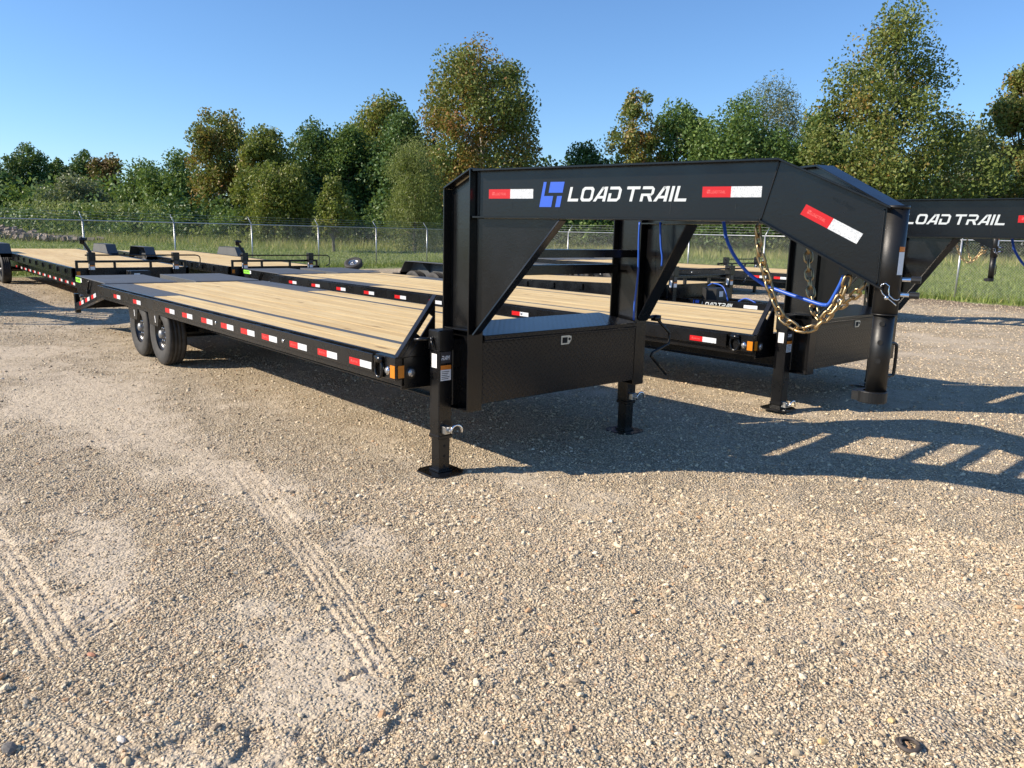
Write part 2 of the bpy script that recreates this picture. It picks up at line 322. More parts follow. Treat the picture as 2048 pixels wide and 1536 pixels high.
dirt = t.mix(n3, (0.49, 0.405, 0.30), (0.66, 0.56, 0.425))
dd = t.math('MAXIMUM', d_at, t.maprange(t.noise(o, 5.0, 4), 0.55, 0.75, 0, 0.55))
keep = t.math('GREATER_THAN', sp.outputs[2], 0.72)
dd2 = t.math('MULTIPLY', dd, t.math('SUBTRACT', 1.0, t.math('MULTIPLY', keep, 0.75)))
col = t.mix(dd2, col, dirt)
col = t.mix(t.maprange(n1, 0.3, 0.7, 0.0, 0.30), col, (0.62, 0.52, 0.37))
hb = t.math('SUBTRACT', t.math('MULTIPLY', t.math('SUBTRACT', 1.0, v1.outputs['Distance']), t.math('SUBTRACT', 1.0, t.math('MULTIPLY', dd2, 0.8))), t.math('MULTIPLY', big, -0.8))
n4 = t.noise(o, 13.0, 4, 0.7); n5 = t.noise(o, 3.2, 4, 0.6)
col = t.mix(t.maprange(n4, 0.32, 0.52, 0.30, 0.0), col, (0.22, 0.175, 0.125)); col = t.mix(t.maprange(n5, 0.5, 0.7, 0.0, 0.30), col, (0.62, 0.52, 0.40))
sy_ = t.node('ShaderNodeSeparateXYZ'); t.link(o, sy_.inputs[0]); col = t.mix(t.math('MULTIPLY', t.maprange(t.math('ADD', sy_.outputs[1], t.math('MULTIPLY', n5, 4.0)), 20.0, 22.6, 0.0, 0.85, True), 1.0), col, (0.20, 0.145, 0.095))
MAT['gravel'] = t.set(Base_Color=col, Roughness=0.9, Specular_IOR_Level=0.2, Normal=t.bump(hb, 0.014, 1.0, t.bump(n4, 0.03, 0.7)))
t = NT('field_soil'); n = t.noise(t.geo(), 1.3, 5)
MAT['field_soil'] = t.set(Base_Color=t.ramp(n, [(0.3, (0.14, 0.17, 0.05)), (0.55, (0.22, 0.25, 0.08)), (0.8, (0.33, 0.31, 0.13))]), Roughness=0.95, Normal=t.bump(t.noise(t.geo(), 9, 4), 0.08))
F = np.vstack([F, cap[:, [0, 1, 2, 2]]])[:len(F)]
cx_, cy_ = V[F].mean(1)[:, 0], V[F].mean(1)[:, 1]
me = np_mesh('ground', V, F, ['gravel', 'field_soil'], {'dust': np.clip(dust_mask(V[:, 0], V[:, 1]) + .6 * track_h(V[:, 0], V[:, 1])[1], 0, 1)}, True, (~in_lot(cx_, cy_)).astype(int))
ground = tag(np_obj('ground', me), 'tan gravel yard with tyre tracks and grass beyond the fence', kind='structure')

# loose pebbles lying on the near ground (instanced)
N = 700000
th_ = yaw0 + rng.uniform(-.80, .80, N); q_ = rng.random(N)
r_ = np.where(q_ < .50, np.sqrt(1.45 ** 2 + rng.random(N) * (5.2 ** 2 - 1.45 ** 2)), 5.0 * (31.0 / 5.0) ** rng.random(N))
px, py = CP.x + r_ * np.cos(th_), CP.y + r_ * np.sin(th_)
tf = track_h(px, py)[1]; keep_ = rng.random(N) > np.clip(.88 * dust_mask(px, py) + .8 * tf + .5 * sstep(.46, .64, fbm(px * 7, py * 7, 3)) + .06, 0, .96)
px, py, r_ = px[keep_], py[keep_], r_[keep_]; n_ = len(px)
sc = .00155 * np.exp(rng.normal(0, .50, n_)) * (1 + .15 * r_); bigm = rng.random(n_) < .008; sc[bigm] *= rng.uniform(1.8, 4.2, bigm.sum())
sc = np.clip(sc, .0010, .0150); px_ok = in_lot(px, py); sc = np.where(px_ok, sc, .0005)
pz = ground_h(px, py) + sc * .18
me = bpy.data.meshes.new('pebble_points'); me.vertices.add(n_); me.vertices.foreach_set('co', np.stack([px, py, pz], -1).astype(np.float32).ravel())
for an, ty, dat in (('scl', 'FLOAT', sc), ('tint', 'FLOAT', rng.random(n_))):
    a_ = me.attributes.new(an, ty, 'POINT'); a_.data.foreach_set('value', dat.astype(np.float32))
a_ = me.attributes.new('rot', 'FLOAT_VECTOR', 'POINT'); a_.data.foreach_set('vector', np.stack([rng.normal(0, .35, n_), rng.normal(0, .35, n_), rng.uniform(0, 6.28, n_)], -1).astype(np.float32).ravel())
gr = np_obj('gravel', me); tag(gr, 'loose tan and grey pebbles scattered over the yard', 'gravel', kind='stuff')
t = NT('pebble'); at = t.node('ShaderNodeAttribute', attribute_name='tint', attribute_type='INSTANCER')
MAT['pebble'] = t.set(Base_Color=t.mix(t.maprange(t.noise(t.geo(), 160, 2), .3, .7, 0, .25), t.ramp(at.outputs['Fac'], PEB), (0.40, 0.33, 0.25)), Roughness=0.75, Specular_IOR_Level=0.3)
ng = bpy.data.node_groups.new('pebbles', 'GeometryNodeTree'); ng.interface.new_socket('Geometry', in_out='INPUT', socket_type='NodeSocketGeometry'); ng.interface.new_socket('Geometry', in_out='OUTPUT', socket_type='NodeSocketGeometry')
gi = ng.nodes.new('NodeGroupInput'); go = ng.nodes.new('NodeGroupOutput'); ico = ng.nodes.new('GeometryNodeMeshIcoSphere'); ico.inputs['Subdivisions'].default_value = 2; ico.inputs['Radius'].default_value = 1.0
tr = ng.nodes.new('GeometryNodeTransform'); tr.inputs['Scale'].default_value = (1.35, 1.0, .68)
nz = ng.nodes.new('ShaderNodeTexNoise'); nz.inputs['Scale'].default_value = 1.1; vm = ng.nodes.new('ShaderNodeVectorMath'); vm.operation = 'SUBTRACT'; vm.inputs[1].default_value = (.5, .5, .5)
vs_ = ng.nodes.new('ShaderNodeVectorMath'); vs_.operation = 'SCALE'; vs_.inputs['Scale'].default_value = 1.3
sp_ = ng.nodes.new('GeometryNodeSetPosition'); sm = ng.nodes.new('GeometryNodeSetMaterial'); sm.inputs['Material'].default_value = MAT['pebble']
iop = ng.nodes.new('GeometryNodeInstanceOnPoints')
na1 = ng.nodes.new('GeometryNodeInputNamedAttribute'); na1.data_type = 'FLOAT'; na1.inputs['Name'].default_value = 'scl'
na2 = ng.nodes.new('GeometryNodeInputNamedAttribute'); na2.data_type = 'FLOAT_VECTOR'; na2.inputs['Name'].default_value = 'rot'
e2r = ng.nodes.new('FunctionNodeEulerToRotation')
for a_, b_ in ((ico.outputs[0], tr.inputs['Geometry']), (tr.outputs[0], sp_.inputs['Geometry']), (nz.outputs['Color'], vm.inputs[0]), (vm.outputs[0], vs_.inputs[0]), (vs_.outputs[0], sp_.inputs['Offset']), (sp_.outputs[0], sm.inputs['Geometry']), (sm.outputs[0], iop.inputs['Instance']),
               (gi.outputs[0], iop.inputs['Points']), (na1.outputs[0], iop.inputs['Scale']), (na2.outputs[0], e2r.inputs[0]), (e2r.outputs[0], iop.inputs['Rotation']), (iop.outputs[0], go.inputs[0])): ng.links.new(a_, b_)
gm = gr.modifiers.new('scatter', 'NODES'); gm.node_group = ng

# ------------------------------------------------------------------ lettering
def ring8(x0, x1, y0, y1, t_, c):
    def oc(a0, a1, b0, b1, k): return [(a0 + k, b0), (a1 - k, b0), (a1, b0 + k), (a1, b1 - k), (a1 - k, b1), (a0 + k, b1), (a0, b1 - k), (a0, b0 + k)]
    A, B = oc(x0, x1, y0, y1, c), oc(x0 + t_, x1 - t_, y0 + t_ * .95, y1 - t_ * .95, c * .55)
    return [[A[q], A[(q + 1) % 8], B[(q + 1) % 8], B[q]] for q in range(8)]
GL = {'L': ([[(0, 0), (.86, 0), (.86, .19), (0, .19)], [(0, .19), (.21, .19), (.21, 1), (0, 1)]], .86),
      'O': (ring8(0, .98, 0, 1, .20, .16), .98),
      'A': ([[(-.10, 0), (.14, 0), (.66, 1), (.44, 1)], [(.66, 0), (.88, 0), (.88, 1), (.66, 1)], [(.44, .84), (.66, .84), (.66, 1), (.44, 1)], [(.22, .20), (.66, .20), (.66, .37), (.30, .37)]], .88),
      'D': ([[(0, 0), (.21, 0), (.21, .55), (0, .55)], [(.21, 0), (.74, 0), (.70, .19), (.21, .19)], [(.74, 0), (.95, .2), (.75, .27), (.70, .19)], [(.95, .2), (.95, .8), (.75, .73), (.75, .27)], [(.95, .8), (.74, 1), (.70, .81), (.75, .73)], [(.74, 1), (.02, 1), (.02, .81), (.70, .81)]], .95),
      'T': ([[(0, .81), (1.0, .81), (1.0, 1), (0, 1)], [(.39, 0), (.60, 0), (.60, .81), (.39, .81)]], 1.0),
      'R': ([[(0, 0), (.21, 0), (.21, .52), (0, .52)], [(.02, .81), (.74, .81), (.74, 1), (.02, 1)], [(.74, 1), (.93, .84), (.74, .81), (.70, .81)], [(.74, .81), (.93, .84), (.93, .52), (.74, .52)], [(.93, .52), (.78, .36), (.62, .36), (.74, .52)], [(.21, .36), (.78, .36), (.74, .52), (.21, .52)], [(.48, .36), (.74, .36), (.95, 0), (.70, 0)]], .95),
      'I': ([[(0, 0), (.21, 0), (.21, 1), (0, 1)]], .21),
      'M': ([[(0, 0), (.2, 0), (.2, 1), (0, 1)], [(.8, 0), (1, 0), (1, 1), (.8, 1)], [(.2, 1), (.42, .35), (.5, .35), (.5, .6), (.3, 1)], [(.8, 1), (.58, .35), (.5, .35), (.5, .6), (.7, 1)]], 1.0),
      'X': ([[(0, 0), (.25, 0), (.95, 1), (.7, 1)], [(.7, 0), (.95, 0), (.25, 1), (0, 1)]], .95),
      'P': ([[(0, 0), (.21, 0), (.21, .81), (0, .81)], [(0, .81), (.8, .81), (.8, 1), (0, 1)], [(.7, .4), (.9, .4), (.9, 1), (.7, 1)], [(.21, .36), (.9, .36), (.9, .54), (.21, .54)]], .9),
      'S': ([[(0, 0), (.85, 0), (.85, .19), (0, .19)], [(.65, .19), (.85, .19), (.85, .5), (.65, .5)], [(0, .42), (.85, .42), (.85, .59), (0, .59)], [(0, .5), (.2, .5), (.2, .9), (0, .9)], [(0, .81), (.85, .81), (.85, 1), (0, 1)]], .85)}
def text_polys(txt, ht, width=None, shear=.22, gap=.17):
    out = []; x = 0
    for c in txt:
        if c == ' ': x += .22; continue
        ps, w_ = GL[c]; out += [[(x + a_ + b_ * shear, b_) for a_, b_ in p] for p in ps]; x += w_ + gap
    tot = x - gap + shear; k = (width / tot) if width else ht
    return [[(a_ * k, b_ * ht) for a_, b_ in p] for p in out]
LOGO = [[(0, 0), (.58, 0), (.58, .44), (0, .44)], [(0, .44), (.14, .44), (.14, 1), (0, 1)], [(.33, .57), (1, .57), (1, 1), (.33, 1)], [(.77, 0), (1, 0), (1, .44), (.77, .44)]]
def place_polys(mb, polys, org, U_, V_, Nn, th_=.0012, mi=0):
    org, U_, V_, Nn = Vector(org), Vector(U_), Vector(V_), Vector(Nn)
    for p in polys: mb.prism([org + U_ * a_ + V_ * b_ for a_, b_ in p], Nn * th_, mi)

# ------------------------------------------------------------------ wheels
TW = [(.205, .095), (.235, .112), (.285, .120), (.335, .118), (.366, .104), (.380, .094), (.386, .082), (.386, .050), (.377, .047), (.377, .040), (.386, .037), (.388, .010), (.379, .007), (.379, -.007), (.388, -.010), (.386, -.037), (.377, -.040), (.377, -.047), (.386, -.050), (.386, -.082), (.380, -.094), (.366, -.104), (.335, -.118), (.285, -.12), (.205, -.095)]
_tm = MB().lathe(TW, (0, 0, 0), 56).mesh('tyre', 'rubber', True)
def _rim(mat):
    m = MB(); m.lathe([(.212, -.098), (.218, -.085), (.203, -.07), (.196, -.02), (.188, -.028), (.150, -.044), (.135, -.050), (.090, -.044), (.060, -.044), (0.0, -.044)], (0, 0, 0), 40)
    for k in range(8):
        a_ = k * math.pi / 4 + .2; c = Vector((.162 * math.cos(a_), 0, .162 * math.sin(a_)))
        m.cyl(c + Vector((0, -.036, 0)), c + Vector((0, -.0445, 0)), .020, 10, 1)
        c = Vector((.085 * math.cos(a_ + .39), 0, .085 * math.sin(a_ + .39))); m.cyl(c + Vector((0, -.042, 0)), c + Vector((0, -.066, 0)), .011, 6, 2)
    m.lathe([(.212, .098), (.203, .08), (.19, .01)], (0, 0, 0), 40)
    return m.mesh('wheel', [mat, 'dark_hole', 'chrome'], True)
_rimb = _rim('rim_black'); _rimg = _rim('rim_grey')
_hub = MB().lathe([(.056, -.04), (.056, -.085), (.046, -.105), (.0, -.110)], (0, 0, 0), 20).mesh('hub_cap', 'steel_dull', True)
def wheel(parent, x, y, z, face, name='wheel'):          # face -1: outer side towards -y
    w_ = inst(_rimb, name, parent, (x, y, z), (0, random.uniform(0, 1), 0 if face < 0 else math.pi))
    inst(_tm, 'tyre', w_); inst(_hub, 'hub_cap', w_); return w_

# ------------------------------------------------------------------ gooseneck trailer
def tape(parent, org, U_, V_, Nn, L_=.32, hgt=.055, detail=False, name='reflector_tape'):
    m = MB(); o_, U_, V_, Nn = Vector(org), Vector(U_).normalized(), Vector(V_).normalized(), Vector(Nn).normalized()
    for a_, b_, mi in ((0, .49, 0), (.49, 1, 1)):
        m.prism([o_ + U_ * (a_ * L_), o_ + U_ * (b_ * L_), o_ + U_ * (b_ * L_) + V_ * hgt, o_ + U_ * (a_ * L_) + V_ * hgt], Nn * .0015, mi)
    if detail:
        for k, mi in ((.08, 2), (.58, 3)):
            b0 = o_ + U_ * (k * L_) + V_ * (hgt * .36) + Nn * .0015
            place_polys(m, [[(q[0] * hgt * .30, q[1] * hgt * .34) for q in pl] for pl in LOGO], b0, U_, V_, Nn, .0006, mi)
            place_polys(m, text_polys('LOAD TRAIL', hgt * .26, L_ * .26), b0 + U_ * (hgt * .36), U_, V_, Nn, .0006, mi)
    return m.build(name, ['tape_red', 'tape_white_cells' if detail else 'tape_white', 'tape_red_light', 'tape_white_light'], parent)

def catmull(P, n):
    P = [Vector(p) for p in P]; out = []
    Q = [P[0] * 2 - P[1]] + P + [P[-1] * 2 - P[-2]]
    for k in range(1, len(Q) - 2):
        for q in range(n):
            s_ = q / n; a_, b_, c_, d_ = Q[k - 1], Q[k], Q[k + 1], Q[k + 2]
            out.append(.5 * ((2 * b_) + (c_ - a_) * s_ + (2 * a_ - 5 * b_ + 4 * c_ - d_) * s_ ** 2 + (3 * b_ - a_ - 3 * c_ + d_) * s_ ** 3))
    return out + [P[-1]]
def link_mesh(L_=.070, w_=.040, r=.0082):
    pts = []
    for k in range(7): a_ = -math.pi / 2 + math.pi * k / 6; pts.append((L_ / 2 - w_ / 2 + w_ / 2 * math.cos(a_), w_ / 2 * math.sin(a_), 0))
    for k in range(7): a_ = math.pi / 2 + math.pi * k / 6; pts.append((-L_ / 2 + w_ / 2 + w_ / 2 * math.cos(a_), w_ / 2 * math.sin(a_), 0))
    return MB().tube(pts, r, 7, 0, True).mesh('link', 'zinc_gold', True)
_link = link_mesh()
def chain(parent, P, pitch=.054):
    d = catmull(P, 24); base = empty('safety_chain'); base.parent = parent
    acc = 0; nxt = pitch / 2; k = 0
    for a_, b_ in zip(d[:-1], d[1:]):
        sl = (b_ - a_).length
        while acc + sl >= nxt:
            p = a_.lerp(b_, (nxt - acc) / sl); dr = (b_ - a_).normalized()
            q = dr.to_track_quat('X', 'Z').to_matrix().to_4x4() @ Matrix.Rotation((k % 2) * math.pi / 2 + .5 + .25 * math.sin(k * 2.1), 4, 'X')
            l_ = inst(_link, 'link', base); l_.matrix_local = Matrix.Translation(p) @ q; k += 1; nxt += pitch
        acc += sl
    return base

NECK_A = Vector((.395, .89, 0)); NECK_D = Vector((2.395, -.84, 0)).normalized()
def neck_pt(s_, z, sy, off=0.0):                        # off: away from the trailer's centre line
    n_ = Vector((-NECK_D.y, NECK_D.x, 0)); p = NECK_A + NECK_D * s_ + n_ * off; return Vector((p.x, p.y * sy, z))
def goose_jack(root, sy, zf, zin, zlock, crank):
    jx, jy = .162, 1.0175 * sy; f_ = sy
    m = MB(); m.box(jx - .058, jx + .058, jy - .058, jy + .058, zin, 1.03); m.box(jx - .063, jx + .063, jy - .063, jy + .063, zin - .0, zin + .03)
    m.box(jx - .10, jx + .06, min(jy - f_ * .058, jy - f_ * .13), max(jy - f_ * .058, jy - f_ * .13), .50, .98)
    j = m.build('landing_jack', 'paint_black', root, bevel=.006)
    MB().box(jx - .066, jx + .066, jy - .066, jy + .066, .90, 1.05).build('gearbox', 'paint_black', j, bevel=.008)
    m = MB(); m.box(jx - .047, jx + .047, jy - .047, jy + .047, zf + .012, zin + .1)
    for q in range(3): m.cyl((jx + .046, jy, zin - .055 - .075 * q), (jx + .0485, jy, zin - .055 - .075 * q), .011, 10, 1) if zin - .055 - .075 * q > zf + .03 else None
    m.build('inner_leg', ['paint_black', 'dark_hole'], j, bevel=.004)
    m = MB(); c_ = .145; k_ = .055
    m.prism([(jx - c_, jy - c_ + k_, zf), (jx - c_ + k_, jy - c_, zf), (jx + c_ - k_, jy - c_, zf), (jx + c_, jy - c_ + k_, zf), (jx + c_, jy + c_ - k_, zf), (jx + c_ - k_, jy + c_, zf), (jx - c_ + k_, jy + c_, zf), (jx - c_, jy + c_ - k_, zf)], (0, 0, .012))
    m.box(jx - .06, jx + .06, jy - .06, jy + .06, zf + .012, zf + .03); m.build('foot_plate', 'paint_black', j, bevel=.003)
    m = MB(); m.box(jx + .05, jx + .10, jy - .035, jy + .025, zlock - .025, zlock + .03); m.cyl((jx - .07, jy, zlock), (jx + .13, jy, zlock), .011, 10)
    m.build('pin_lock', 'steel_bare', j, bevel=.003)
    hp = [(jx + .12 + .001 * q, jy + .045 * math.sin(a_) * 1.0 + .05, zlock + .045 * math.cos(a_) - .005) for q, a_ in enumerate(np.linspace(-1.9, 1.9, 12))]
    MB().tube(hp, .009, 8).build('lock_handle', 'chrome', j, True)
    if crank:
        if sy < 0:
            m = MB(); m.cyl((jx - .01, jy - .066, .985), (jx - .01, jy - .085, .985), .016, 10); m.cyl((jx - .01, jy - .08, .985), (jx + .02, jy - .085, .93), .008, 8); m.cyl((jx - .03, jy - .08, .985), (jx - .10, jy - .16, .975), .012, 12); m.build('crank_handle', 'paint_black', j, True)
        else:
            m = MB(); m.tube(catmull([(.26, 1.06, 1.02), (.28, 1.12, 1.035), (.30, 1.20, 1.03)], 5), .016, 8); m.box(.27, .33, 1.17, 1.235, 1.0, 1.05)
            m.tube([(.30, 1.20, 1.03), (.30, 1.40, .88), (.30, 1.405, .78), (.30, 1.18, .72), (.30, 1.16, .69), (.30, 1.39, .50)], .013, 8); m.build('crank_handle', 'paint_black', j, True)
    if sy < 0:
        x_ = jx + .0585
        m = MB(); m.box(x_, x_ + .001, jy - .045, jy + .045, .815, .895, 0); place_polys(m, text_polys('RAM', .030, .072), (x_ + .001, jy - .038, .838), (0, 1, 0), (0, 0, 1), (1, 0, 0), .0006, 1)
        m.build('label', ['sticker_dark', 'sticker_white'], j)
        m = MB(); m.box(x_, x_ + .001, jy - .045, jy + .045, .77, .80, 0); m.box(x_, x_ + .001, jy - .045, jy + .045, .69, .768, 1)
        for q in range(5): m.box(x_ + .001, x_ + .0015, jy - .038, jy + .030 - .008 * (q % 3), .752 - .013 * q, .757 - .013 * q, 2)
        m.build('warning_label', ['sticker_orange', 'sticker_white', 'ink'], j)
        MB().box(jx - .03, jx + .03, jy - .0592, jy - .0582, .78, .88).build('label', 'sticker_white', j)
    return j

def gooseneck(name, loc, label, L, plates, axles, gz_foot=0.0, gz=0.0, zin=.26, zlock=.33, full=True, crank=True):
    root = empty(name, loc); tag(root, label, 'trailer', 'gooseneck flatbed trailers')
    zt = .846
    # planks: a row shares one mesh
    def planks(ys, x0, x1):
        w_ = abs(ys[1] - ys[0]); me_ = MB().box(-(x1 - x0) / 2, (x1 - x0) / 2, -w_ / 2 + .0035, w_ / 2 - .0035, -.038, 0).mesh('plank', 'pine')
        for a_, b_ in zip(ys[:-1], ys[1:]): inst(me_, 'plank', root, ((x0 + x1) / 2, (a_ + b_) / 2, zt + random.uniform(-.0025, .001)))
    planks(np.linspace(-.80, .80, 12), -L, -.02)
    for sy in (-1, 1):
        p0, p1 = plates
        planks(np.linspace(-1.22, -.885, 3) if sy < 0 else np.linspace(.885, 1.22, 3), p1 + .01, -.02)
        if p0 > -L + .3: planks(np.linspace(-1.22, -.885, 3) if sy < 0 else np.linspace(.885, 1.22, 3), -L, p0 - .01)
        m = MB(); y0, y1 = sorted((sy * .886, sy * 1.222)); m.box(p0, p1, y0, y1, zt - .02, zt + .001); m.build('wheel_plate', 'plate_grey', root, bevel=.002)
        y0, y1 = sorted((sy * .802, sy * .884)); MB().box(-L, -.02, y0, y1, zt - .03, zt - .002).build('deck_strip', 'plate_grey', root)
        # edge angle, side channel, rub rail and pockets
        y0, y1 = sorted((sy * 1.223, sy * 1.245)); MB().box(-L, 0, y0, y1, zt - .21, zt + .002).build('side_channel', 'paint_black', root, bevel=.003)
        y0, y1 = sorted((sy * 1.285, sy * 1.297)); MB().box(-L, -.31, y0, y1, zt - .146, zt - .012).build('rub_rail', 'paint_black', root, bevel=.002)
        y0, y1 = sorted((sy * 1.245, sy * 1.285)); pm = MB().box(-.045, .045, y0, y1, zt - .14, zt - .02).mesh('stake_pocket', 'paint_black')
        for x in np.arange(-L + .15, -.3, .61): inst(pm, 'stake_pocket', root, (x, 0, 0))
        y0, y1 = sorted((sy * 1.246, sy * 1.2965)); m = MB().box(-.27, -.002, y0, y1, zt - .165, zt - .001); m.build('corner_post', 'paint_black', root, bevel=.004)
        # reflectors along the rail
        n_ = (0, sy, 0)
        if sy < 0:
            for x in ([-1.69, -1.17, -.65] if not full else [-7.24, -6.32, -5.02, -4.43, -3.83, -3.27, -2.76, -2.27, -1.69, -1.17, -.65] if L < 9 else list(-np.arange(.75, L - .3, .95))):
                tape(root, (x, -1.297, zt - .128), (1, 0, 0), (0, 0, 1), n_, .325, .052, detail=full and x > -2.3)
            for x in (-3.41, -1.82): MB().cyl((x, -1.297, zt - .095), (x, -1.303, zt - .095), .018, 14).build('marker_light', 'lens_clear', root, True)
            m = MB().tube([(-.20, -1.303 - .012, zt - .075 + q) if 0 else (-.20 + .050 * math.cos(a_), -1.311, zt - .100 + .068 * math.sin(a_)) for a_ in np.linspace(0, 2 * math.pi, 20)[:-1]], .0125, 8, 0, True)
            m.box(-.245, -.155, -1.325, -1.297, zt - .055, zt - .012); m.build('tie_ring', 'paint_black', root, True)
            m = MB(); m.cyl((-.105, -1.2965, zt - .105), (-.105, -1.303, zt - .105), .032, 24); m.cyl((-.105, -1.303, zt - .105), (-.105, -1.306, zt - .105), .022, 24, 1); m.build('marker_light', ['chrome', 'lens_clear'], root, True)
            MB().box(-.066, -.006, -1.2995, -1.2966, zt - .15, zt - .06).build('amber_reflector', 'amber', root)
    # front cap
    m = MB().box(-.02, 0, -1.243, 1.243, zt - .235, zt - .001); m.build('front_beam', 'paint_black', root, bevel=.004)
    MB().box(.0, .003, -1.275, -1.225, zt - .15, zt - .06).build('amber_reflector', 'amber', root)
    m = MB(); m.cyl((0, -1.165, zt - .118), (.004, -1.165, zt - .118), .045, 24); m.cyl((.004, -1.165, zt - .118), (.008, -1.165, zt - .118), .028, 24, 1); m.build('marker_light', ['black_plastic', 'lens_clear'], root, True)
    for sy in (-1, 1):
        # slanted headboard plate with a slot (X = 0 plane)
        A0 = Vector((1.290, zt)); dv = Vector((-.615, .788)).normalized(); ni = Vector((-.788, -.615)).normalized(); yi_ = .957
        Q = lambda q, s_: A0 + dv * q + ni * s_
        qa = lambda s_: .78 * s_; qb = lambda s_: (1.290 - yi_ - .788 * s_) / .615
        m = MB(); s0, s1, q0, q1 = .036, .078, .235, .41
        def quad(pl): m.prism([(-.008, sy * c_.x, c_.y) for c_ in pl], (.014, 0, 0))
        quad([Q(qa(0), 0), Q(qb(0), 0), Q(qb(s0), s0), Q(qa(s0), s0)])
        quad([Q(qa(s0), s0), Q(q0, s0), Q(q0, s1), Q(qa(s1), s1)]); quad([Q(q1, s0), Q(qb(s0), s0), Q(qb(s1), s1), Q(q1, s1)])
        quad([Q(qa(s1), s1), Q(qb(s1), s1), Vector((yi_, zt))])
        A1 = Q(qb(0), 0); m.bar((-.001, sy * A0.x, A0.y + .004), (-.001, sy * A1.x, A1.y + .004), .05, .010, (0, sy * .6, .8))
        m.build('headboard_plate', 'paint_black', root, bevel=.002)
        # neck column: I-beam on end, flanges front and back
        y0, y1 = sorted((sy * .825, sy * .955)); yc = sy * .89; zb = .48
        m = MB(); m.box(.09, .102, y0, y1, zb, 2.02); m.box(.383, .395, y0, y1, zb, 2.14); m.prism([(.102, yc - .005, zb), (.383, yc - .005, zb), (.383, yc - .005, 2.13), (.102, yc - .005, 2.015)], (0, .010, 0))
        m.prism([(.09, y0, 2.02), (.395, y0, 2.14), (.395, y0, 2.152), (.09, y0, 2.032)], (0, y1 - y0, 0)); m.box(.10, .39, y0, y1, zb, zb + .012)
        m.prism([(.102, yc - sy * -.02, 1.05), (.38, yc - sy * -.02, 1.05), (.38, yc - sy * -.02, 1.062), (.102, yc - sy * -.02, 1.062)], (0, sy * .04, 0))
        m.build('neck_column', 'paint_web', root, bevel=.002)
        # neck beam with knee
        web = [(.0, 1.83), (.0, 2.14), (1.957, 2.163), (2.527, 1.911), (2.535, 1.487), (1.88, 1.83)]
        m = MB(); th_w = .009
        m.prism([neck_pt(s_, z, sy, -th_w / 2) for s_, z in web], neck_pt(0, 0, sy, th_w) - neck_pt(0, 0, sy, 0))
        def flange(path, up):
            for (s0_, z0_), (s1_, z1_) in zip(path[:-1], path[1:]):
                lo = [neck_pt(s0_, z0_, sy, -.065), neck_pt(s0_, z0_, sy, .065), neck_pt(s1_, z1_, sy, .065), neck_pt(s1_, z1_, sy, -.065)]
                m.hexa(lo + [p + Vector((0, 0, up)) for p in lo])
        flange([(0, 2.128), (1.957, 2.151), (2.535, 1.897)], .012); flange([(0, 1.824), (1.88, 1.824), (2.54, 1.478)], .012)
        bm = m.build('neck_beam', 'paint_web', root, bevel=.0015)
        MB().tube([neck_pt(1.957 - .077 * q, 2.15 - .315 * q + 0, sy, .006 + .002 * (k % 2)) for k, q in enumerate(np.linspace(0, 1, 40))], .0055, 6).build('weld_seam', 'paint_black', bm, True)
        for sw_ in (.016, 2.505): MB().tube([neck_pt(sw_ + .0018 * (k % 2), (1.84 if sw_ < 1 else 1.51) + ((.285 if sw_ < 1 else .385)) * q, sy, .006 + .0015 * ((k + 1) % 2)) for k, q in enumerate(np.linspace(0, 1, 44))], .0052, 6).build('weld_seam', 'paint_black', bm, True)
        # gusset with its flange
        m = MB(); m.prism([neck_pt(.0, 1.05, sy, -.004), neck_pt(0, 1.823, sy, -.004), neck_pt(.63, 1.823, sy, -.004)], neck_pt(0, 0, sy, .008) - neck_pt(0, 0, sy, 0))
        a_ = [neck_pt(.0, 1.035, sy, -.05), neck_pt(.0, 1.035, sy, .05), neck_pt(.64, 1.823, sy, .05), neck_pt(.64, 1.823, sy, -.05)]; m.hexa(a_ + [p + Vector((.010, 0, -.008)) for p in a_])
        m.build('neck_gusset', 'paint_web', root, bevel=.0015)
        # main frame beams
        y0, y1 = sorted((sy * .78, sy * .90)); yc = sy * .84; m = MB(); m.box(-L - .05, .09, y0, y1, .49, .50); m.box(-L - .05, .09, y0, y1, .795, .805); m.box(-L - .05, .09, yc - .005, yc + .005, .5, .795); m.build('main_beam', 'paint_black', root)
        # dovetail side beam
        m = MB(); y0, y1 = sorted((sy * 1.16, sy * 1.235)); xr = -L - 1.80
        m.prism([(-L + .05, y0, .80), (-L + .05, y0, .66), (xr, y0, .30), (xr, y0, .42)], (0, y1 - y0, 0)); m.box(xr - .06, xr + .02, y0, y1, .26, .58)
        m.build('dovetail_beam', 'paint_black', root, bevel=.003)
        MB().box(xr - .07, xr - .06, sy * 1.20 - .03, sy * 1.20 + .03, .47, .54).build('tail_light', 'lens_red', root)
        if sy < 0:
            for q in (.12, .36, .60):
                a_ = Vector((xr + .1 + 1.7 * q, y0 - .001, .385 + .345 * q - .02)); tape(root, a_, (1.8, 0, .37), (-.37, 0, 1.8), (0, -1, 0), .30, .06)
        # ramp: wedge folded flat, level with the deck
        m = MB(); y0, y1 = sorted((sy * .14, sy * 1.19)); zs = zt + .018
        m.prism([(-L - .03, y0, zs - .10), (-L - .03, y0, zs - .01), (-L - .10, y0, zs), (xr - .02, y0, zs + .012), (xr - .02, y0, zs - .05), (xr + .12, y0, zs - .34), (-L - .5, y0, zs - .20)], (0, y1 - y0, 0))
        rp = m.build('ramp', 'plate_grey', root, bevel=.004)
